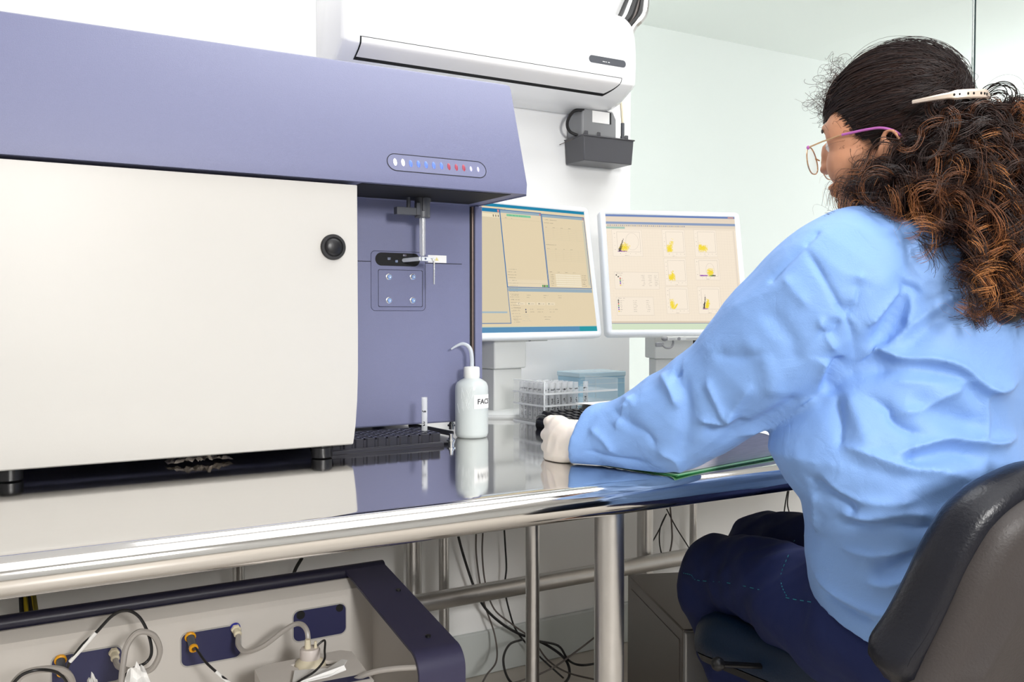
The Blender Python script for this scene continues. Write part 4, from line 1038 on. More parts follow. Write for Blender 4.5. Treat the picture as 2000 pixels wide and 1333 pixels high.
# ================================================================ computer tower under the table
pt = thing('computer_tower', 'dark metallic computer tower standing on the floor by the table leg', 'computer', (1.3, 1.5, 0))
fr = P(1338, 1236, s=1.72); bk_ = P(1226, 1122, s=2.10); zt2 = (fr.z+bk_.z)/2
d_ = Vector((bk_.x-fr.x, bk_.y-fr.y, 0)); Ld = d_.length; MP = frame((fr.x, fr.y, 0), z=(0, 0, 1), x=(d_.y, -d_.x, 0))
tw = build(G().box((0, .012, .01), (.175, Ld, zt2), MP), 'case', M_pc, pt, bevel=.003)
build(G().box((-.001, 0, .01), (.176, .011, zt2-.001), MP), 'front_panel', mat('silver_panel', C(150, 150, 150), .35, .6), pt, bevel=.005, seg=3)
build(G().box((-.0012, .03, .04), (.0, Ld-.03, zt2-.025), MP), 'side_panel', M_pc, pt, bevel=.0005)
for a, b in ((.02, .03), (.14, .03), (.02, Ld-.04), (.14, Ld-.04)): build(G().cyl(MP @ Vector((a, b, 0)), MP @ Vector((a, b, .011)), .012, n=14), 'foot', M_black, pt)

# ================================================================ cables below the table
def W(px, py, Y=2.18): return P(px, py, Y=Y)
lab_c = lambda s_: s_
fz = .006
cord('power_cable', [W(893, 1040), W(905, 1085), W(925, 1145), W(945, 1185), W(975, 1215), W(1010, 1237), W(1045, 1250, 2.15), W(1075, 1265, 2.12), W(1105, 1290, 2.05), W(1112, 1320, 2.0), W(1095, 1345, 1.9)], .0038, M_wire, 'thickest black cable slanting down behind the cross rail', 'cable')
cord('power_cable', [W(930, 1040), W(930, 1080), W(936, 1130), W(946, 1180), W(966, 1240), W(970, 1290, 2.12), W(950, 1320, 2.02), W(935, 1350, 1.9)], .0024, M_wireg, 'grey cable hanging straight then curling towards the cart arm', 'cable')
cord('power_cable', [W(943, 1040), W(942, 1085), W(948, 1140), W(965, 1190), W(1000, 1220), W(1040, 1250, 2.15), W(1070, 1290, 2.1), W(1110, 1315, 2.0), W(1170, 1330, 1.9)], .0024, M_wireg, 'grey cable crossing diagonally behind the thin support post', 'cable')
cord('power_cable', [W(985, 1036), W(987, 1070), W(989, 1110), W(986, 1150), W(995, 1195), W(1010, 1235), W(1045, 1275, 2.15), W(1100, 1325, 2.0)], .0026, M_wire, 'dark cable with a slight kink hanging beside the thin support post', 'cable')
cord('power_cable', [W(1020, 1250, 2.12), W(995, 1260, 2.08), W(983, 1290, 2.0), W(995, 1330, 1.9), W(1030, 1350, 1.86), W(1060, 1340, 1.9)], .0032, M_wire, 'black cable lying in an open coil on the floor', 'cable')
cord('power_cable', [W(1045, 1252, 2.1), W(1090, 1262, 2.1), W(1110, 1290, 2.05), W(1135, 1300, 2.0), W(1175, 1295, 2.0)], .0032, M_wire, 'black cable running low behind the thick front table leg', 'cable')
cord('power_cable', [W(1175, 1235, 2.1), W(1130, 1270, 2.08), W(1080, 1305, 2.0), W(1020, 1330, 1.9), W(960, 1345, 1.85)], .0026, M_wireg, 'grey cable sweeping along the floor in front of the baseboard', 'cable')
cord('power_cable', [W(1262, 1080), W(1285, 1040), W(1302, 1004), W(1290, 1030), W(1288, 1060), W(1294, 1092)], .002, M_wire, 'thin black cable doubled over beside the rear table leg', 'cable')
cord('power_cable', [W(1302, 995), W(1320, 1030), W(1345, 1070), W(1370, 1115)], .002, M_wire, 'thin black cable slanting towards the seated person knee', 'cable')
cord('power_cable', [W(1308, 980), W(1312, 1030), W(1312, 1060), W(1304, 1098)], .0026, M_wireg, 'grey cable hanging straight behind the computer tower', 'cable')
cord('power_cable', [W(1540, 950), W(1533, 990), W(1530, 1030), W(1540, 1032), W(1543, 1010), W(1538, 985), W(1541, 955)], .0022, M_wire, 'thin black cable looped below the green report', 'cable')
cord('power_cable', [P(590, 1090, Y=2.18), P(575, 1118, Y=2.18), P(566, 1160, Y=2.17), P(563, 1220, Y=2.1)], .0045, M_wire, 'short black cable behind the dark cart handle tube', 'cable')
# yellow and black cable bundle by the wall end
yb2 = thing('cable_bundle', 'yellow and black cable bundle tied with a white band behind the cart', 'cable', P(50, 1200, Y=2.05))
for i in range(6):
    a, b = P(40+4.5*i, 1140, Y=2.05), P(46+5.5*i, 1275, Y=2.05)
    build(G().tube([a, (a+b)/2+Vector((.004*(i % 2), .003*i, 0)), b-Vector((0, 0, .3))], .0045, 8), 'cable', [M_wire, mat('yellow_cable', C(190, 165, 30), .4), mat('olive_cable', C(120, 110, 40), .4)][(i+0) % 3], yb2)
a = P(52, 1163, Y=2.03); build(G().box((a.x-.02, 2.03, a.z-.003), (a.x+.02, 2.07, a.z+.003)), 'tie_band', M_paper, yb2)
# ================================================================ the seated person
def dirz(deg): return Vector((math.cos(math.radians(deg)), math.sin(math.radians(deg)), 0))
U_ = Vector((0, 0, 1))
FA = 95; FD = dirz(FA); LD = dirz(FA+90)
def sup_l(a, b): return math.sqrt((a*LD.dot(RT))**2+(b*FD.dot(RT))**2)
def ering(c, ax, ay, a, b, n=40, e=2.3):
    out = []
    for i in range(n):
        t = 2*math.pi*i/n; cs, sn = math.cos(t), math.sin(t)
        x = a*math.copysign(abs(cs)**(2/e), cs); y = b*math.copysign(abs(sn)**(2/e), sn)
        out.append(tuple(c+ax*x+ay*y))
    return out
def limb(g, pts, n=24, flat=1.0):
    """pts: list of (point, radius); smooth tapering tube with rounded ends"""
    P_ = [Vector(p) for p, r in pts]; R_ = [r for p, r in pts]
    k = 6; sp = spline(P_, k); rs = []
    Rv = spline([Vector((r, 0, 0)) for r in R_], k); rs = [v.x for v in Rv]
    g.tube(sp, rs, n); g.sphere(P_[0], R_[0]*.98, n=16, k=10); g.sphere(P_[-1], R_[-1]*.98, n=16, k=10); return g
pn = thing('person', 'seated person with dark curly hair, light blue gown and navy trousers, seen from behind', 'person', (1.2, .85, 0))
M_gown = mat('blue_nonwoven', C(128, 167, 226), .62, sheen=.05)
nt = M_gown.node_tree; b_ = nt.nodes['Principled BSDF']
tc = nt.nodes.new('ShaderNodeTexCoord')
vo = nt.nodes.new('ShaderNodeTexVoronoi'); vo.inputs['Scale'].default_value = 600; vo.feature = 'F1'
n2 = nt.nodes.new('ShaderNodeTexNoise'); n2.inputs['Scale'].default_value = 14; n2.inputs['Detail'].default_value = 5; n2.inputs['Distortion'].default_value = 1.2
v2 = nt.nodes.new('ShaderNodeTexVoronoi'); v2.inputs['Scale'].default_value = 11; v2.feature = 'DISTANCE_TO_EDGE'
mn = nt.nodes.new('ShaderNodeMath'); mn.operation = 'MINIMUM'; mn.inputs[1].default_value = .12
for nn_ in (vo,): nt.links.new(tc.outputs['Object'], nn_.inputs['Vector'])
dst = nt.nodes.new('ShaderNodeMix'); dst.data_type = 'RGBA'; dst.inputs[0].default_value = .12
nt.links.new(tc.outputs['Object'], n2.inputs['Vector']); nt.links.new(tc.outputs['Object'], dst.inputs[6]); nt.links.new(n2.outputs['Color'], dst.inputs[7]); nt.links.new(dst.outputs[2], v2.inputs['Vector'])
nt.links.new(v2.outputs[0], mn.inputs[0])
bp1 = nt.nodes.new('ShaderNodeBump'); bp1.inputs['Strength'].default_value = .12; bp1.inputs['Distance'].default_value = .02
bp2 = nt.nodes.new('ShaderNodeBump'); bp2.inputs['Strength'].default_value = .10; bp2.inputs['Distance'].default_value = .008
bp3 = nt.nodes.new('ShaderNodeBump'); bp3.inputs['Strength'].default_value = .25; bp3.inputs['Distance'].default_value = .0006
nt.links.new(mn.outputs[0], bp1.inputs['Height']); nt.links.new(n2.outputs[0], bp2.inputs['Height']); nt.links.new(vo.outputs[0], bp3.inputs['Height'])
nt.links.new(bp1.outputs[0], bp2.inputs['Normal']); nt.links.new(bp2.outputs[0], bp3.inputs['Normal']); nt.links.new(bp3.outputs[0], b_.inputs['Normal'])
M_trou = mat('navy_cotton', C(17, 31, 80), .8, bump=.3, bscale=500)
M_skin = mat('skin', C(196, 140, 108), .48, sss=.08, bump=.15, bscale=350, noise=.05, nscale=40)
M_glove = mat('latex_glove', C(238, 228, 218), .42, sss=.05, bump=.25, bscale=120)

# ---- gown
def torso_rings(shr=0.0):
    rows = [(414, None, .060, .055, 1.335, 1835), (424, None, .105, .07, 1.33, 1815), (436, 1655, .15, .085, 1.325, None), (452, 1612, .178, .098, 1.32, None), (480, 1600, .19, .11, 1.315, None),
            (540, 1612, .195, .122, 1.31, None), (620, 1622, .195, .13, 1.31, None), (700, 1596, .19, .135, 1.31, None), (770, 1552, .19, .14, 1.31, None), (830, 1515, .19, .15, 1.31, None), (880, 1508, .19, .155, 1.30, None),
            (930, 1534, .19, .15, 1.30, None), (980, 1567, .188, .145, 1.29, None), (1030, 1577, .185, .145, 1.30, None), (1080, 1578, .186, .145, 1.305, None), (1130, 1584, .19, .15, 1.31, None), (1170, 1594, .193, .155, 1.31, None)]
    R = []
    for y, xl, a, b, s_, cx in rows:
        if cx is None: cx = xl+F/s_*sup_l(a, b)*.985
        c = P(cx, y, s=s_); R.append(ering(c, LD, FD, a-shr, b-shr))
    # dipping hem : lower towards the back
    c = Vector(np.mean(np.array(R[-1]), axis=0))
    for dz, sc in ((.02, 1.0), (.045, 1.0)):
        ring_ = []
        for p in R[16]:
            v = Vector(p)-c; back = -v.dot(FD)/.16
            ring_.append(tuple(c+v*sc+Vector((0, 0, -dz*max(0, back+.55)*.9))))
        R.append(ring_)
    return R
SH = [(1655, 545, 1.245, .098), (1580, 622, 1.27, .102), (1500, 692, 1.31, .099), (1425, 752, 1.35, .084), (1362, 798, 1.385, .082), (1306, 828, 1.42, .0825), (1240, 845, 1.45, .066), (1180, 852, 1.475, .052)]
sleeve = [(P(x, y, s=s_), r) for x, y, s_, r in SH]
g = G(); g.loft(torso_rings()); limb(g, [(P(1700, 512, s=1.27), .085)]+sleeve[:])
# cuff : ends square
cu0, cu1 = P(1205, 850, s=1.465), P(1130, 851, s=1.492)
axd = (cu1-cu0).normalized(); cu = axd.cross(U_).normalized(); cv = cu.cross(axd)
g.loft([ering(cu0, cu, cv, .050, .056, 32, 2), ering((cu0+cu1)/2, cu, cv, .047, .053, 32, 2), ering(cu1, cu, (cv+axd*(-.36 if (P(1160, 851, s=1.49)-cu1).dot(axd*cv.z) < 0 else .36)*(1 if cv.z > 0 else -1)), .042, .049, 32, 2)])
# right arm reaching to the table on the far side
rs0 = P(1700, 512, s=1.27)-LD*.33
ra = [(rs0, .085), (rs0-LD*.06+FD*.02-U_*.10, .09), (rs0-LD*.10+FD*.10-U_*.22, .08), (Vector((1.47, 1.17, .862)), .068), (Vector((1.40, 1.30, .842)), .055), (Vector((1.36, 1.36, .835)), .048)]
limb(g, ra)
me = remesh(g, .0042, 8, 'gown')
me2 = me
# sculpted folds: (points seen on the cloth, width, depth) ; negative = valley
def gown_folds(me):
    v, n = mesh_np(me); bm_ = [tuple(p.vertices) for p in me.polygons]
    tree = BVHTree.FromPolygons([Vector(x) for x in v], bm_)
    def hit(px, py):
        d = ray(px, py).normalized(); h = tree.ray_cast(CAMP, d); return h[0]
    folds = [
        # under-arm and back
        ([(1700, 690), (1735, 640), (1770, 575), (1785, 552)], .016, -.013), ([(1690, 640), (1730, 600), (1768, 556)], .006, .008), ([(1775, 560), (1778, 600), (1770, 640)], .006, .007),
        ([(1725, 685), (1790, 630), (1850, 585)], .008, .008), ([(1760, 690), (1820, 630), (1880, 592)], .013, -.010), ([(1850, 578), (1862, 590)], .006, .008),
        ([(1672, 712), (1706, 680), (1760, 700), (1830, 704), (1880, 720), (1930, 760), (1990, 745)], .009, .017), ([(1680, 728), (1740, 712), (1830, 722), (1890, 745), (1935, 800)], .014, -.016),
        ([(1740, 745), (1790, 748), (1870, 748), (1950, 740)], .003, .003),
        ([(1630, 770), (1637, 820), (1636, 880)], .009, -.008), ([(1650, 760), (1680, 830), (1700, 880)], .012, .008),
        ([(1690, 770), (1735, 800), (1738, 815), (1765, 838), (1812, 852)], .007, -.009), ([(1738, 808), (1800, 800), (1850, 770), (1890, 750)], .010, .009), ([(1770, 780), (1850, 810), (1925, 838)], .014, -.011), ([(1925, 760), (1925, 838), (1900, 860)], .006, .008),
        ([(1745, 890), (1800, 872), (1860, 858), (1940, 870), (1990, 850)], .007, .012), ([(1760, 905), (1810, 892), (1870, 880), (1930, 895)], .013, -.015), ([(1765, 903), (1780, 897), (1775, 905)], .005, -.006),
        ([(1645, 870), (1700, 892), (1760, 912), (1830, 920), (1900, 935)], .009, .010), ([(1640, 905), (1700, 915), (1760, 930), (1820, 925)], .012, -.007),
        ([(1580, 935), (1620, 960), (1660, 985), (1662, 1010)], .007, -.008), ([(1600, 925), (1660, 970), (1740, 985), (1800, 975)], .010, .007), 
        ([(1630, 1018), (1690, 1030), (1750, 1025), (1800, 1035), (1860, 1030)], .010, -.009), ([(1640, 1005), (1700, 1014), (1770, 1006), (1830, 1010)], .007, .009),
        ([(1640, 1070), (1700, 1085), (1760, 1080), (1840, 1060)], .008, .007), ([(1695, 1130), (1740, 1115), (1790, 1085), (1830, 1075)], .012, -.012), ([(1690, 1140), (1740, 1142), (1790, 1120)], .006, .008),
        ([(1590, 1120), (1640, 1165), (1700, 1195), (1760, 1200)], .008, .009), ([(1600, 1150), (1650, 1190), (1710, 1212)], .009, -.008), ([(1590, 960), (1590, 1040)], .010, .005),
        # armhole seam
        ([(1570, 482), (1600, 530), (1640, 600), (1662, 640), (1672, 700)], .0035, -.006), ([(1570, 482), (1600, 448)], .003, -.004), ([(1570, 482), (1520, 530), (1500, 552)], .0035, -.005),
        ([(1680, 540), (1672, 590), (1650, 620)], .010, -.008), ([(1684, 530), (1664, 600)], .005, .006), ([(1600, 645), (1625, 655), (1640, 622)], .009, -.008), ([(1598, 620), (1618, 662), (1635, 690)], .005, .006),
        ([(1595, 780), (1610, 720), (1616, 705)], .007, .009), ([(1612, 770), (1622, 730), (1650, 700)], .010, -.010),
        # sleeve
        ([(1330, 732), (1338, 780), (1340, 840), (1330, 900)], .012, -.009), ([(1290, 728), (1310, 760), (1325, 800)], .008, .008), ([(1330, 728), (1312, 736)], .008, -.008),
        ([(1360, 818), (1390, 824), (1416, 824), (1430, 800)], .007, .008), ([(1418, 824), (1398, 780), (1380, 740)], .007, .007), ([(1420, 828), (1440, 790), (1470, 750)], .008, .006), ([(1370, 838), (1420, 842), (1460, 820)], .012, -.008),
        ([(1440, 858), (1500, 835), (1570, 792), (1600, 775)], .005, .007), ([(1400, 870), (1470, 835), (1530, 800), (1560, 770)], .012, -.007),
        ([(1200, 800), (1230, 830), (1262, 850), (1280, 880)], .008, -.006), ([(1150, 835), (1180, 862), (1200, 890)], .008, .006), ([(1240, 770), (1215, 810), (1200, 840)], .009, .006), ([(1215, 775), (1240, 790), (1215, 800)], .005, .004),
        ([(1490, 600), (1540, 660), (1560, 720)], .012, -.006), ([(1450, 660), (1500, 720), (1510, 780)], .013, .006), ([(1530, 540), (1580, 600)], .008, .005), ([(1390, 690), (1440, 700), (1500, 690)], .010, -.005),
        ([(1280, 880), (1320, 900), (1330, 925)], .008, .006), ([(1140, 880), (1200, 900), (1270, 912)], .006, -.005),
    ]
    disp = np.zeros(len(v))
    for pts, w_, amp in folds:
        hp_ = [hit(*p) for p in pts]; hp_ = [h for h in hp_ if h is not None]
        if len(hp_) < 2: continue
        sp = spline(hp_, 5); best = np.full(len(v), 9.0); tt_ = np.zeros(len(v)); m_ = len(sp)-1
        lo_ = np.min(np.array(sp), axis=0)-w_*5; hi_ = np.max(np.array(sp), axis=0)+w_*5
        idx = np.where(np.all((v > lo_) & (v < hi_), axis=1))[0]
        if len(idx) == 0: continue
        vv = v[idx]; bd = np.full(len(idx), 9.0); bt_ = np.zeros(len(idx))
        for i in range(m_):
            a = np.array(sp[i]); b = np.array(sp[i+1]); ab_ = b-a; L2 = ab_.dot(ab_)+1e-12
            t = np.clip((vv-a).dot(ab_)/L2, 0, 1); d = np.linalg.norm(vv-(a+t[:, None]*ab_), axis=1)
            m = d < bd; bd[m] = d[m]; bt_[m] = (i+t[m])/m_
        env = np.clip(np.minimum(bt_, 1-bt_)*5+.12, 0, 1)
        q = bd/w_
        f = 1.35*np.exp(-q) if w_ < .0119 else .85*np.exp(-q*q*.9)
        disp[idx] += amp*env*f
    # broad soft undulation
    for k in range(10):
        rnd = np.random.RandomState(k); kv = rnd.normal(size=3)*rnd.uniform(9, 22); ph = rnd.uniform(0, 6)
        disp += .0006*(1-2*np.abs(np.sin(v.dot(kv)+ph+.8*np.sin(v.dot(kv[[1, 2, 0]])*.7))))
    v2_ = v+n*disp[:, None]
    # cloth resting on the table stays above it
    on = (v2_[:, 1] > 1.05) | ((v2_[:, 1] > .98) & (v2_[:, 0] < 1.02) & (v2_[:, 2] > .74))
    m = on & (v2_[:, 2] < TZ+.003) & (v2_[:, 2] > TZ-.15) & (v2_[:, 1] > 1.0); v2_[m, 2] = TZ+.003
    FI = np.array(FO.inverted()); lv_ = v2_ @ FI[:3, :3].T+FI[:3, 3]
    px_, pz_ = zip(*pf); top_ = np.interp(lv_[:, 0], px_, pz_, left=.006, right=.006)+.003
    m = (lv_[:, 0] > 0) & (lv_[:, 0] < .29) & (lv_[:, 1] > .002) & (lv_[:, 1] < .22) & (lv_[:, 2] > -.05) & (lv_[:, 2] < top_)
    v2_[m, 2] = TZ+top_[m]
    set_np(me, v2_)
gown_folds(me)
go = link('gown', me, [M_gown], None); me.transform(Matrix.Translation(-ORG[pn.name])); go.parent = pn; ORG[go.name] = ORG[pn.name]
sb_ = go.modifiers.new('sub', 'SUBSURF'); sb_.levels = 1; sb_.render_levels = 1

# ---- body (one skin: head, neck, trunk, arms, legs)
HY = 112; HP_ = 8
hf = (dirz(HY)*math.cos(math.radians(HP_))-U_*math.sin(math.radians(HP_))); hl = dirz(HY+90); hu = hf.cross(hl)
HC = P(1735, 238, s=1.31)
MH = Matrix.Identity(4)
for i in range(3): MH[i][0] = hf[i]; MH[i][1] = hl[i]; MH[i][2] = hu[i]; MH[i][3] = HC[i]
def HPt(f, l, u): return MH @ Vector((f, l, u))
g = G()
def E(c, r): g.sphere(c, r, MH, n=28, k=18)
E((-.015, 0, .010), (.090, .072, .088)); E((.030, 0, -.035), (.060, .060, .085)); E((.040, 0, -.080), (.042, .047, .040)); E((.070, 0, -.108), (.017, .022, .017))
for sgn in (1, -1):
    E((.050, .040*sgn, -.055), (.033, .027, .038)); E((.045, .046*sgn, -.012), (.033, .022, .040)); E((.004, .052*sgn, -.075), (.030, .016, .030)); E((.070, .030*sgn, .004), (.016, .024, .010))
    # ear
    pts = []
    for i in range(13):
        a = math.radians(-75+i*25); pts.append(HPt(-.018-.015*math.cos(a)*1.0, (.078+.008*math.cos(a)*.8+.003)*sgn, -.058+.027*math.sin(a)))
    g.tube(spline(pts, 3), .0036, 8); E((-.012, .077*sgn, -.060), (.013, .0045, .021)); E((-.004, .080*sgn, -.082), (.006, .004, .008)); E((-.001, .078*sgn, -.060), (.004, .005, .006))
E((.090, 0, -.028), (.013, .009, .022)); E((.094, 0, -.047), (.013, .012, .009)); E((.088, 0, -.078), (.009, .021, .0055)); E((.086, 0, -.087), (.009, .018, .006)); E((.062, 0, .026), (.014, .040, .030))
C7 = P(1838, 425, s=1.335)
limb(g, [(HPt(-.028, 0, -.05), .056), (HPt(-.035, 0, -.10), .053), (C7+FD*.03-U_*.01, .058), (C7+FD*.03-U_*.08, .08)])
g.loft([r for r in torso_rings(.022)][2:17])
limb(g, [(P(1700, 512, s=1.27), .060), (sleeve[1][0], .050), (sleeve[3][0], .044), (sleeve[5][0]-U_*.012, .040), (cu0-U_*.01, .030), (P(1150, 857, s=1.485), .027)], 20)
limb(g, [(rs0, .06), (ra[2][0], .05), (ra[3][0], .042), (ra[4][0]-U_*.01, .032), (ra[5][0]+Vector((-.03, .05, -.008)), .027)], 20)
hipc = P(1815, 1195, s=1.33)
hl_, hr_ = hipc+LD*.085+FD*.02-U_*.02, hipc-LD*.085+FD*.02-U_*.02
kL = P(1402, 1128, s=1.68); kR = kL-LD*.20+FD*.06+U_*.01
aL = Vector((kL.x+.0, kL.y-.17, .11)); aR = Vector((kR.x+.02, kR.y-.17, .11))
for h, k_, a in ((hl_, kL, aL), (hr_, kR, aR)):
    limb(g, [(h, .085), (h.lerp(k_, .5), .068), (k_, .052), (k_.lerp(a, .5), .044), (a, .034), (a+FD*.05-U_*.05, .034), (a+FD*.15-U_*.07, .03)], 20)
g.sphere(hipc, (.15, .12, .10), None, n=24, k=14)
me = remesh(g, .0040, 4, 'body')
v, n = mesh_np(me); Mi = np.array(MH.inverted()); vh = v @ Mi[:3, :3].T+Mi[:3, 3]
dd = np.zeros(len(v))
for sgn in (1, -1): dd -= .009*np.exp(-(((vh[:, 0]-.085)/.03)**2+((vh[:, 1]-.031*sgn)/.015)**2+((vh[:, 2]+.020)/.011)**2))
dd -= .003*np.exp(-(((vh[:, 0]-.095)/.02)**2+(vh[:, 1]/.020)**2+((vh[:, 2]+.0825)/.0018)**2))
set_np(me, v+n*dd[:, None])
bo_ = link('body', me, [M_skin], None); me.transform(Matrix.Translation(-ORG[pn.name])); bo_.parent = pn; ORG[bo_.name] = ORG[pn.name]
M_eye = mat('eye_white', C(236, 232, 228), .15, coat=.5); M_iris = mat('iris', C(52, 32, 22), .1)
for sgn in (1, -1):
    c = HPt(.0715, .031*sgn, -.022); e_ = build(G().sphere(c, .0115, None, n=20, k=14), 'eye', M_eye, bo_)
    build(G().sphere(c+hf*.0062, .0062, None, n=14, k=10), 'iris', M_iris, e_)
    build(G().tube(spline([HPt(.0845-.25*max(0, dx), (.031+dx)*sgn, -.001+dz) for dx, dz in ((-.016, 0), (-.005, .005), (.010, .004), (.021, -.003))], 4), [.0016]*12+[.0010], 6), 'eyebrow', mat('brow_hair', C(30, 20, 18), .7), bo_)
M_lip = mat('lip', C(170, 96, 88), .4)

# ---- trousers
g = G()
for h, k_, a in ((hl_, kL, aL), (hr_, kR, aR)):
    limb(g, [(h, .108), (h.lerp(k_, .3)+U_*.005, .100), (h.lerp(k_, .65)+U_*.016, .080), (k_+U_*.004, .074), (k_.lerp(a, .10)+FD*.008, .072), (k_.lerp(a, .5), .064), (a+U_*.03, .060)], 28)
g.sphere(hipc-U_*.02, (.205, .16, .12), Matrix.Identity(4), n=30, k=18)
me = remesh(g, .0065, 6, 'trousers')
v, n = mesh_np(me); disp = np.zeros(len(v))
kLn = np.array(kL)
for k in range(9):
    rnd = np.random.RandomState(40+k); d_ = rnd.normal(size=3); d_ /= np.linalg.norm(d_); kv = d_*rnd.uniform(18, 46)
    disp += .0016*(1-2*np.abs(np.sin(v.dot(kv)+rnd.uniform(0, 6)+1.2*np.sin(v.dot(kv[[2, 0, 1]])*.5))))
rad = np.linalg.norm(v-kLn, axis=1); disp += .0030*np.exp(-(rad/.12)**2)*np.sin(rad*180)
v = v+n*disp[:, None]; 
m = (v[:, 1] > 1.03) & (v[:, 2] > TZ-.047); v[m, 2] = TZ-.047
set_np(me, v)
tr_ = link('trousers', me, [M_trou], None)
tree_t = BVHTree.FromPolygons([Vector(x) for x in v], [tuple(p.vertices) for p in me.polygons])
me.transform(Matrix.Translation(-ORG[pn.name])); tr_.parent = pn; ORG[tr_.name] = ORG[pn.name]
sb_ = tr_.modifiers.new('sub', 'SUBSURF'); sb_.levels = 1; sb_.render_levels = 1
def on_tr(px, py):
    h = tree_t.ray_cast(CAMP, ray(px, py).normalized()); return h[0]-ray(px, py).normalized()*.0005 if h[0] is not None else None
g = G()
for pl_ in ([(1335, 1120), (1350, 1124), (1362, 1134), (1420, 1139), (1480, 1152), (1535, 1168), (1592, 1178)], [(1572, 1046), (1552, 1056), (1540, 1085), (1526, 1120), (1527, 1145), (1538, 1168)]):
    hh = [on_tr(*p) for p in pl_]; hh = [h for h in hh if h is not None]
    if len(hh) > 2:
        pp = spline(hh, 8)
        for i in range(0, len(pp)-1, 2): g.tube([pp[i], pp[i].lerp(pp[i+1], .9)], .0007, 5)
build(g, 'stitching', mat('teal_thread', C(40, 130, 150), .6), tr_)
# shoes
M_shoe = mat('white_shoe', C(210, 210, 208), .5)
for a in (aL, aR):
    g = G(); f0 = Vector((a.x, a.y, 0))
    prof = [(-.06, .030, .07), (-.03, .038, .085), (.04, .040, .075), (.10, .046, .055), (.16, .044, .045), (.20, .028, .030)]
    g.loft([ering(f0+FD*t+U_*(h/2+.002), LD, U_, w_, h/2, 20, 2.6) for t, w_, h in prof]); build(g, 'shoe', M_shoe, pn)

# ---- gloves
def glove(W_, K_, T_, par, curl=1.0, flip=1):
    A = (K_-W_).normalized(); T = (T_-A*T_.dot(A)).normalized(); N = T.cross(A)*flip
    if N.dot(CAMP-W_) < 0 and flip == 1: N = -N
    g = G(); Lp = (K_-W_).length
    R_ = []
    for t, wT, wN, oN in ((-.4, .020, .018, 0), (-.2, .024, .020, 0), (.0, .030, .023, 0), (.35, .039, .024, -.002), (.75, .045, .022, -.004), (1.05, .045, .017, -.006)):
        R_.append(ering(W_+A*Lp*t+N*oN, T, N, wT, wN, 24, 2.3))
    g.loft(R_)
    for k in range(4):
        off = (.033, .0115, -.0105, -.031)[k]; r = (.0105, .0108, .0102, .0092)[k]; ln = (.036, .040, .037, .030)[k]
        b = K_+T*off-N*.004+A*(.002, .006, .003, -.004)[k]
        d1 = (A*math.cos(.55*curl)-N*math.sin(.55*curl)); p1_ = b+d1*ln
        d2 = (A*math.cos(2.0*curl)-N*math.sin(2.0*curl)); p2_ = p1_+d2*ln*.72
        d3 = (A*math.cos(2.9*curl)-N*math.sin(2.9*curl)); p3_ = p2_+d3*ln*.55
        g.tube(spline([b-A*.02, b, p1_, p2_, p3_], 4), [r*1.02]*8+[r]*5+[r*.92]*4, 12); g.sphere(b+N*.002, r*1.15, n=12, k=8); g.sphere(p1_, r*1.04, n=12, k=8); g.sphere(p3_, r*.9, n=12, k=8)
    tb_ = [W_+A*Lp*.1+T*.016-N*.010, W_+A*Lp*.5+T*.028-N*.030, W_+A*Lp*.9+T*.024-N*.042, W_+A*Lp*1.2+T*.008-N*.048]
    g.tube(spline(tb_, 4), [.014]*4+[.0125]*4+[.0105]*4+[.009], 12); g.sphere(tb_[-1], .0095, n=12, k=8)
    me = remesh(g, .0026, 4, 'glove')
    v, n = mesh_np(me); d_ = np.zeros(len(v))
    for k in range(6):
        rnd = np.random.RandomState(70+k); kv = rnd.normal(size=3); kv *= rnd.uniform(60, 160)/np.linalg.norm(kv)
        d_ += .00028*(1-2*np.abs(np.sin(v.dot(kv)+k)))
    v = v+n*d_[:, None]; v[:, 2] = np.maximum(v[:, 2], TZ+.0012); set_np(me, v)
    o = link('glove', me, [M_glove], None); me.transform(Matrix.Translation(-ORG[par.name])); o.parent = par; ORG[o.name] = ORG[par.name]
    return o
gl = glove(P(1122, 864, s=1.492), P(1073, 861, s=1.545), U_*1.0+(P(1092, 822, s=1.54)-P(1070, 885, s=1.535)).normalized()*1.0, pn)
gl['label'] = 'off-white latex glove on the closed hand'
glove(Vector((1.335, 1.40, .825)), Vector((1.29, 1.465, .818)), Vector((-.5, -.2, 1)), pn, .75, flip=1)

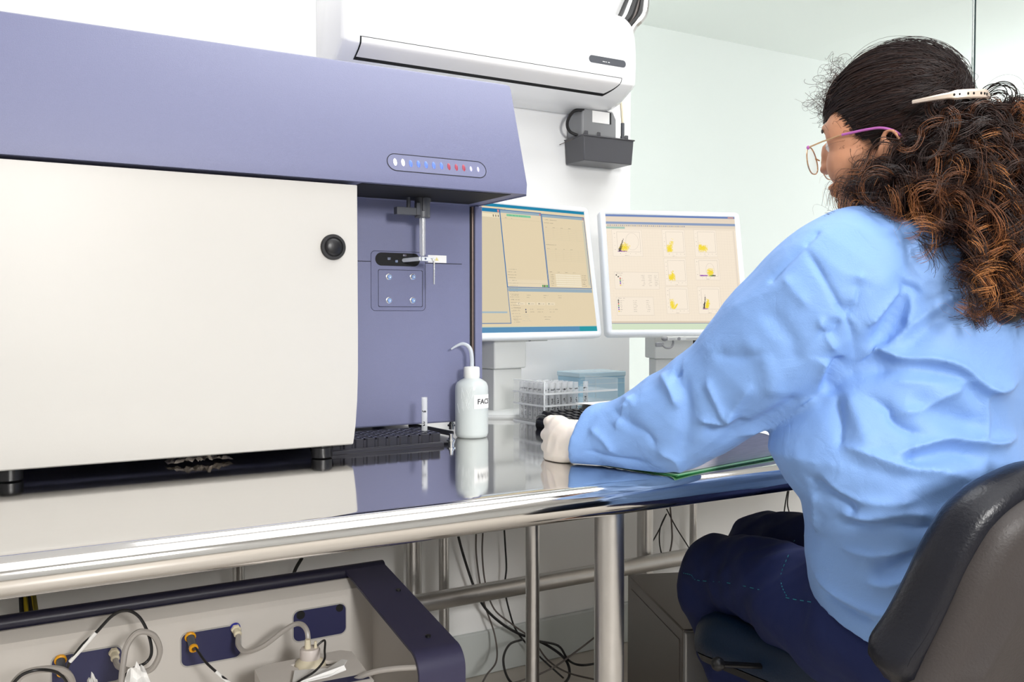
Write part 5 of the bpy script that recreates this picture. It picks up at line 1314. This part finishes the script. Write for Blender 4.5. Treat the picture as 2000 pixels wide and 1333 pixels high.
# ---- glasses
M_gold = mat('gold_wire', C(214, 178, 140), .25, .9); M_pinkp = mat('violet_plastic', C(176, 96, 170), .3)
gs = build(G().tube([HPt(.108, -.008, -.030), HPt(.111, 0, -.027), HPt(.108, .008, -.030)], .0011, 8), 'glasses', M_gold, pn)
for sgn in (1, -1):
    pts = [HPt(.106-.10*max(0, abs(.034+.024*math.cos(a))-.04)**1.0, (.034+.024*math.cos(a))*sgn, -.038+.0205*math.sin(a)-.002*math.cos(2*a)) for a in np.linspace(0, 2*math.pi, 33)]
    build(G().tube(pts, .0010, 8, caps=False), 'rim', M_gold, gs)
    lens_ = G(); c = sum(pts[:-1], Vector())/32
    lens_.add([c-hf*.0006]+[p-hf*.0006 for p in pts[:-1]]+[c+hf*.0006]+[p+hf*.0006 for p in pts[:-1]], [(0, i+1, (i+1) % 32+1) for i in range(32)]+[(33, 34+(i+1) % 32, 34+i) for i in range(32)])
    build(lens_, 'lens', M_lensg, gs)
    h0 = HPt(.099, .062*sgn, -.022)
    build(G().sphere(h0, (.0025, .0025, .003), None, n=8, k=6), 'hinge', M_pinkp, gs)
    m_ = HPt(.045, .0755*sgn, -.0195)
    build(G().tube([h0, HPt(.075, .070*sgn, -.0205), m_], .0012, 8), 'temple_arm', M_gold, gs)
    build(G().tube(spline([m_, HPt(.010, .0795*sgn, -.022), HPt(-.012, .081*sgn, -.026), HPt(-.030, .080*sgn, -.038), HPt(-.040, .077*sgn, -.058)], 5), .0019, 8), 'temple_tip', M_pinkp, gs)

# ---- hair
def strands_mesh(name, S, R, Ccol, mats, par, n=4):
    """S: (k, m, 3) strand points; R: (k, m) radii; Ccol: (k, m) tint 0..1"""
    k, m, _ = S.shape
    T = np.gradient(S, axis=1); T /= (np.linalg.norm(T, axis=2, keepdims=True)+1e-9)
    ref = np.array([.3, .5, .81]); A = np.cross(T, ref); A /= (np.linalg.norm(A, axis=2, keepdims=True)+1e-9); B_ = np.cross(T, A)
    an = 2*np.pi*np.arange(n)/n
    V = S[:, :, None, :]+R[:, :, None, None]*(A[:, :, None, :]*np.cos(an)[None, None, :, None]+B_[:, :, None, :]*np.sin(an)[None, None, :, None])
    V = V.reshape(-1, 3)-np.array(ORG[par.name])
    i = np.arange(m-1)[:, None]; j = np.arange(n)[None, :]
    q = np.stack([i*n+j, i*n+(j+1) % n, (i+1)*n+(j+1) % n, (i+1)*n+j], axis=-1).reshape(-1, 4)
    Fq = (q[None]+(np.arange(k)*m*n)[:, None, None]).reshape(-1, 4)
    me = bpy.data.meshes.new(name)
    me.vertices.add(len(V)); me.vertices.foreach_set('co', V.ravel())
    me.loops.add(len(Fq)*4); me.loops.foreach_set('vertex_index', Fq.ravel().astype(np.int32))
    me.polygons.add(len(Fq)); me.polygons.foreach_set('loop_start', np.arange(0, len(Fq)*4, 4, dtype=np.int32))
    me.update(calc_edges=True)
    me.polygons.foreach_set('use_smooth', [True]*len(Fq))
    at = me.attributes.new('tint', 'FLOAT', 'POINT'); at.data.foreach_set('value', np.repeat(Ccol.reshape(-1), n).astype(np.float32))
    me.validate()
    return link(name, me, mats, par)
M_hair = mat('hair', C(28, 20, 20), .42, spec=.4)
nt = M_hair.node_tree; b_ = nt.nodes['Principled BSDF']
at = nt.nodes.new('ShaderNodeAttribute'); at.attribute_name = 'tint'
cr = nt.nodes.new('ShaderNodeValToRGB'); cr.color_ramp.elements[0].color = C(30, 21, 22); cr.color_ramp.elements[1].color = C(204, 138, 82)
e = cr.color_ramp.elements.new(.45); e.color = C(62, 38, 28); e = cr.color_ramp.elements.new(.75); e.color = C(136, 84, 50)
nt.links.new(at.outputs['Fac'], cr.inputs[0]); nt.links.new(cr.outputs[0], b_.inputs['Base Color'])
M_hairb = mat('hair_base', C(26, 19, 20), .5, bump=.8, bscale=60, stretch=(1, 8, 8))
rg = np.random.RandomState(5)
ec = np.array([-.011, 0, .012]); er = np.array([.0985, .0775, .0925])
# base cap on the scalp
g = G(); NU, NV = 48, 32; vs = []; ok = []
for i in range(NV+1):
    th = math.pi*i/NV
    for j in range(NU):
        a = 2*math.pi*j/NU; f, l, u = math.sin(th)*math.cos(a)*er[0]+ec[0], math.sin(th)*math.sin(a)*er[1], math.cos(th)*er[2]+ec[2]
        vs.append(HPt(f, l, u)); ok.append((u > -.056+.85*f) if f > .008 else u > -.090)
fs = []
for i in range(NV):
    for j in range(NU):
        q = (i*NU+j, i*NU+(j+1) % NU, (i+1)*NU+(j+1) % NU, (i+1)*NU+j)
        if all(ok[x] for x in q): fs.append(q)
g.add(vs, fs)
hair = build(g, 'hair', M_hairb, pn, smooth=True, angle=80)
# combed strands flowing to the clip
def slick(N, m, hi, frizz):
    S = np.zeros((N, m, 3)); cnt_ = 0; tgt = np.array([-.93, .05, .22])
    while cnt_ < N:
        d = rg.normal(size=3); d /= np.linalg.norm(d); p = d*er+ec
        if p[0] > .008 and p[2] < -.056+.85*p[0]: continue
        if p[0] <= .008 and p[2] < -.055: continue
        if p[0] < -.09: continue
        tg = tgt+rg.normal(size=3)*.10+np.array([0, .35*np.sign(d[1])*abs(d[1]), 0]); tg /= np.linalg.norm(tg)
        t = np.linspace(0, 1, m)[:, None]; om = math.acos(max(-1, min(1, d.dot(tg))))
        if om < .3: continue
        D = (np.sin((1-t)*om)*d+np.sin(t*om)*tg)/math.sin(om)
        sag = np.sin(t*math.pi)*np.array([0, 0, -.10 if d[2] < .5 else .0]); D = D+sag; D /= np.linalg.norm(D, axis=1, keepdims=True)
        wv = .0008*np.sin(t*rg.uniform(8, 26)+rg.uniform(0, 6))
        kk = 1+rg.uniform(0, hi)+wv*8+frizz*np.sin(t*math.pi)*rg.rand()
        p = D*er*kk+ec+rg.normal(size=3)*.0006+wv*rg.normal(size=3)
        S[cnt_] = p; cnt_ += 1
    MHn = np.array(MH); return S @ MHn[:3, :3].T+MHn[:3, 3]
S1 = slick(2600, 20, .035, 0); S2 = slick(420, 20, .07, .10)
S = np.concatenate([S1, S2]); m = 20
prof_ = np.interp(np.linspace(0, 1, m), [0, .15, .8, 1], [.25, 1, 1, .6])
R1 = rg.uniform(.0005, .0011, size=(len(S1), 1))*prof_; R2 = rg.uniform(.0002, .0004, size=(len(S2), 1))*prof_
tint = np.clip(rg.uniform(-.1, .25, size=(len(S), 1))+np.zeros((1, m)), 0, 1)
strands_mesh('combed_hair', S, np.concatenate([R1, R2]), tint, [M_hair], hair)
# curls
def curls():
    out, rad, tin = [], [], []
    m = 54; t = np.linspace(0, 1, m)[:, None]
    specs = []
    def add(nc, roots, tgts, bulge, hr, wl, per, lift=.02): specs.append((nc, roots, tgts, bulge, hr, wl, per, lift))
    back = lambda: np.array(HPt(rg.uniform(-.115, -.07), rg.uniform(-.06, .055), rg.uniform(-.085, -.005)))
    leftb = lambda: np.array(HPt(rg.uniform(-.095, -.05), rg.uniform(.045, .068), rg.uniform(-.085, -.02)))
    rightb = lambda: np.array(HPt(rg.uniform(-.11, -.03), rg.uniform(-.085, -.05), rg.uniform(-.08, .005)))
    PX = lambda x0, x1, y0, y1, s0, s1: (lambda: np.array(P(rg.uniform(x0, x1), rg.uniform(y0, y1), s=rg.uniform(s0, s1))))
    add(85, leftb, PX(1680, 1835, 390, 432, 1.17, 1.25), .03, .009, .052, 11)
    add(26, leftb, PX(1615, 1680, 375, 428, 1.24, 1.30), .03, .009, .050, 8)
    add(130, back, PX(1780, 1990, 330, 520, 1.10, 1.22), .05, .0105, .058, 11)
    add(110, back, PX(1875, 2000, 480, 640, 1.10, 1.165), .05, .011, .064, 11)
    add(50, back, PX(1930, 2060, 560, 650, 1.12, 1.17), .05, .012, .064, 10)
    add(90, back, PX(1900, 2060, 230, 420, 1.12, 1.28), .05, .011, .056, 10)
    add(90, rightb, PX(1950, 2110, 260, 620, 1.16, 1.34), .05, .011, .058, 10)
    add(40, back, PX(1760, 1880, 250, 380, 1.14, 1.2), .03, .010, .05, 10)
    for nc, roots, tgts, bulge, hr, wl, per, lift in specs:
        for _ in range(nc):
            r0 = roots(); tg = tgts()
            out_dir = r0-np.array(HPt(-.0, 0, -.02)); out_dir /= np.linalg.norm(out_dir)
            c1 = r0+out_dir*bulge*rg.uniform(.6, 1.5)+np.array([0, 0, -.002]); c2 = tg+(r0-tg)*.25+np.array([0, 0, .04*rg.uniform(.2, 1)])+out_dir*bulge*.4+rg.normal(size=3)*.012
            path = (1-t)**3*r0+3*(1-t)**2*t*c1+3*(1-t)*t*t*c2+t**3*tg
            T = np.gradient(path, axis=0); L = np.linalg.norm(T, axis=1).sum(); T /= np.linalg.norm(T, axis=1, keepdims=True)
            A = np.cross(T, [.2, .9, .3]); A /= np.linalg.norm(A, axis=1, keepdims=True); B_ = np.cross(T, A)
            turns = L/wl*rg.uniform(.75, 1.25); h = hr*rg.uniform(.6, 1.25); ph = rg.uniform(0, 6.28); hand = rg.choice([-1, 1])
            base = rg.beta(1.3, 2.6)
            for k in range(per):
                stray = k == per-1
                dph = rg.normal()*(.38 if not stray else 1.2); hh_ = h*rg.uniform(.8, 1.2)*(1.5 if stray else 1); off = rg.normal(size=3)*(.0028 if not stray else .007)
                w_ = hh_*np.clip(t*3.2, 0, 1)*(1+.35*t)
                an = hand*(2*np.pi*turns*t**1.05)+ph+dph*t**.5
                p = path+A*(w_*np.cos(an))+B_*(w_*np.sin(an))+off*np.clip(t*3, 0, 1)+T*(.35*w_*np.sin(an+1))
                out.append(p)
                th = rg.uniform(.00035, .0008) if not stray else .00022
                rad.append(th*np.interp(t[:, 0], [0, .7, 1], [1, .95, .3]))
                tin.append(np.clip((t[:, 0]**1.3)*.75*base*1.9+rg.uniform(-.12, .16)-.02, 0, 1))
    return np.array(out), np.array(rad), np.array(tin)
Sc, Rc, Tc = curls()
Sc[:, :, :] = Sc
strands_mesh('curly_hair', Sc, Rc, Tc, [M_hair], hair, n=3)
# dense inner hair behind the curls
g = G()
for f, l, u, r in ((-.075, 0, -.03, .058), (-.085, 0, -.085, .055), (-.06, .045, -.06, .036), (-.05, -.045, -.06, .05), (-.02, .062, -.095, .026), (-.03, .055, -.125, .03)): g.sphere((f, l, u), (r, r*.95, r*1.05), MH, n=20, k=14)
for x, y, s_, r in ((1900, 420, 1.2, .042), (1915, 480, 1.18, .036), (1945, 550, 1.165, .032), (1965, 600, 1.16, .024), (1985, 330, 1.25, .05), (1990, 420, 1.25, .045), (1780, 390, 1.25, .03), (1700, 395, 1.26, .02)): g.sphere(P(x, y, s=s_), r, None, n=20, k=14)
me = remesh(g, .006, 8, 'inner_hair'); o = link('inner_hair', me, [M_hairb], None); me.transform(Matrix.Translation(-ORG[pn.name])); o.parent = hair; ORG[o.name] = ORG[pn.name]
# frizz around forehead
Sf = []; Rf = []; Tf = []
t = np.linspace(0, 1, 20)[:, None]
for _ in range(230):
    side = rg.rand()
    u0 = rg.uniform(.02, .09); f0 = .084-.6*max(0, u0-.035)-rg.uniform(0, .02); l0 = rg.uniform(-.02, .055)
    if side < .07: f0, l0, u0 = rg.uniform(.0, .05), rg.uniform(.055, .07), rg.uniform(-.055, .0)
    p0 = np.array(HPt(f0, l0, u0)); d = np.array(hf)*rg.uniform(.2, 1)+np.array(hu)*rg.uniform(-.4, .8)+rg.normal(size=3)*.35; d /= np.linalg.norm(d); Ln = rg.uniform(.010, .034)
    a1, a2 = rg.normal(size=3), rg.normal(size=3)
    cr_ = rg.uniform(.002, .006); w = rg.uniform(5, 12)
    Sf.append(p0+d*Ln*t+(np.cos(w*t)-1)*a1*cr_+np.sin(w*t)*a2*cr_); Rf.append(np.full(20, rg.uniform(.00012, .0003))); Tf.append(np.full(20, rg.uniform(.1, .5)))
strands_mesh('frizz', np.array(Sf), np.array(Rf), np.array(Tf), [M_hair], hair, n=3)
# hair clip
g = G(); a_ = [P(1781, 200, s=1.20), P(1835, 190, s=1.165), P(1880, 184, s=1.155), P(1920, 183, s=1.16), P(1934, 188, s=1.17)]
sp = spline(a_, 8); vs = []
for i, p in enumerate(sp):
    t_ = i/(len(sp)-1); w_ = np.interp(t_, [0, .35, .42, .9, 1], [.003, .0045, .0065, .0065, .003])
    nrm = (CAMP-p).normalized(); vs += [tuple(p+U_*w_-nrm*.002), tuple(p+U_*w_*.6+nrm*.002), tuple(p-U_*w_*.6+nrm*.002), tuple(p-U_*w_-nrm*.002)]
n_ = len(sp); fs = [(i*4+j, i*4+(j+1) % 4, (i+1)*4+(j+1) % 4, (i+1)*4+j) for i in range(n_-1) for j in range(4)]+[(3, 2, 1, 0), ((n_-1)*4, (n_-1)*4+1, (n_-1)*4+2, (n_-1)*4+3)]
g.add(vs, fs); clip = build(g, 'hair_clip', mat('pearl_clip', C(226, 208, 192), .25, .35, coat=.5), hair, bevel=.0006)
g = G()
for i in range(7):
    p = sp[int((.42+.075*i)*(n_-1))]; nrm = (CAMP-p).normalized(); g.sphere(p+nrm*.0020+U_*.0005, (.0014, .0014, .0018), None, n=8, k=6)
build(g, 'dark_holes', M_gap, clip)

# ================================================================ the chair
ch = thing('office_chair', 'navy leather swivel chair with grey shell back that the person sits on', 'chair', (1.22, .90, 0))
ti = math.radians(14)
bh = U_*math.cos(ti)-FD*math.sin(ti); bn = FD*math.cos(ti)+U_*math.sin(ti)
BC = P(1850, 1150, s=1.075)
def on_back(px, py):
    d = ray(px, py); t = (BC-CAMP).dot(bn)/d.dot(bn); q = CAMP+d*t-BC; return q.dot(LD), q.dot(bh)
edge = [on_back(*p) for p in ((2010, 874), (1955, 886), (1905, 915), (1868, 950), (1835, 998), (1800, 1072), (1770, 1150), (1738, 1228), (1712, 1284), (1716, 1308), (1745, 1326))]
lc = edge[8][0]-.215
pl2 = [(lc, edge[0][1]+.012)]+[(x, y) for x, y in edge]+[(lc, edge[-1][1]-.022)]
pl2 = [(p.x, p.y) for p in spline([Vector((x, y, 0)) for x, y in pl2], 4)]
outl = pl2+[(2*lc-x, y) for x, y in reversed(pl2[1:-1])]
cy_ = sum(y for x, y in outl)/len(outl)
def bring(sc, off, bow=.0, low=0):
    out = []
    for x, y in outl:
        dx, dy = (x-lc), (y-cy_); r_ = math.hypot(dx, dy); k_ = max(.02, (r_-sc)/r_) if sc < .2 else .02
        xx, yy = lc+dx*k_, cy_+dy*k_
        if low: yy = cy_+(yy-cy_)*(1.38 if yy < cy_ else 1)
        out.append(tuple(BC+LD*xx+bh*yy+bn*(off-.036+bow*((xx-lc)/.2)**2)))
    return out
g = G(); g.loft([bring(.012, -.030, .03), bring(.003, -.022, .03), bring(0, -.010, .03), bring(.0, .004, .03), bring(.006, .018, .03), bring(.018, .029, .03), bring(.05, .038, .03), bring(.12, .042, .03), bring(.3, .043, .03)])
bkp = build(g, 'backrest_pad', M_leather, ch, angle=60)
g = G(); g.loft([bring(.018, -.018, .03, 1), bring(.016, -.032, .03, 1), bring(.022, -.044, .03, 1), bring(.036, -.052, .03, 1), bring(.060, -.056, .03, 1), bring(.068, -.066, .03, 1), bring(.080, -.068, .03, 1), bring(.3, -.070, .03, 1)])
build(g, 'backrest_shell', M_shell, ch, angle=50)
g = G(); g.tube([Vector(p) for p in bring(.013, -.026, .03)]+[Vector(bring(.013, -.026, .03)[0])], .0032, 6, caps=False); build(g, 'piping', M_leather, bkp)
# seat
SZ = .505; sc0 = Vector((1.245, .965, 0))
fl_ = P(1330, 1192, Z=SZ-.01)
sc0 = Vector((fl_.x, fl_.y, 0))-LD*.225-FD*.205
so_ = rrect(-.235, -.22, .235, .22, .10, 8)
def sring(ins, z, dome=0):
    out = []
    for x, y in so_:
        r_ = math.hypot(x, y); k_ = max(.02, (r_-ins)/r_); xx, yy = x*k_, y*k_
        out.append(tuple(sc0-LD*xx+FD*yy+U_*(z-.03*max(0, (yy-.12)/.1)**2)))
    return out
g = G(); g.loft([sring(.010, SZ-.075), sring(.001, SZ-.068), sring(0, SZ-.045), sring(.004, SZ-.025), sring(.014, SZ-.010), sring(.034, SZ-.002), sring(.08, SZ+.002), sring(.25, SZ+.003)])
build(g, 'seat_cushion', M_leather2, ch, angle=60)
g = G(); g.loft([sring(.05, SZ-.10), sring(.012, SZ-.088), sring(.006, SZ-.074)]); build(g, 'seat_pan', M_black, ch, angle=40)
g = G(); g.cyl(sc0+U_*.12, sc0+U_*(SZ-.20), .026).cyl(sc0+U_*(SZ-.22), sc0+U_*(SZ-.085), .015); g.box((sc0.x-.08, sc0.y-.08, SZ-.12), (sc0.x+.08, sc0.y+.08, SZ-.088))
build(g, 'gas_column', M_black, ch)
lv0 = sc0+U_*(SZ-.105); lv = P(1402, 1298, s=1.42)
build(G().cyl(lv0, lv, .005, n=10).sphere(lv, .011), 'height_lever', M_black, ch)
for k in range(5):
    a = math.radians(60+72*k); d = Vector((math.cos(a), math.sin(a), 0)); e_ = sc0+d*.24
    build(G().tube([sc0+U_*.10, sc0+d*.15+U_*.09, e_+U_*.065], [.022, .018, .013], 10), 'base_arm', M_black, ch)
    build(G().cyl(e_+U_*.066, e_+U_*.03, .007).cyl(e_+d.cross(U_)*.022+U_*.027, e_-d.cross(U_)*.022+U_*.027, .027), 'caster', M_black, ch)
bb_ = BC+LD*lc+bh*(cy_-.16)-bn*.118
build(G().tube([sc0-FD*.05+U_*(SZ-.10), sc0-FD*.24+U_*(SZ-.09), bb_-bn*.012+U_*-.02, bb_-bn*.002+bh*.10], [.014]*4, 10), 'back_support_bar', M_black, ch)
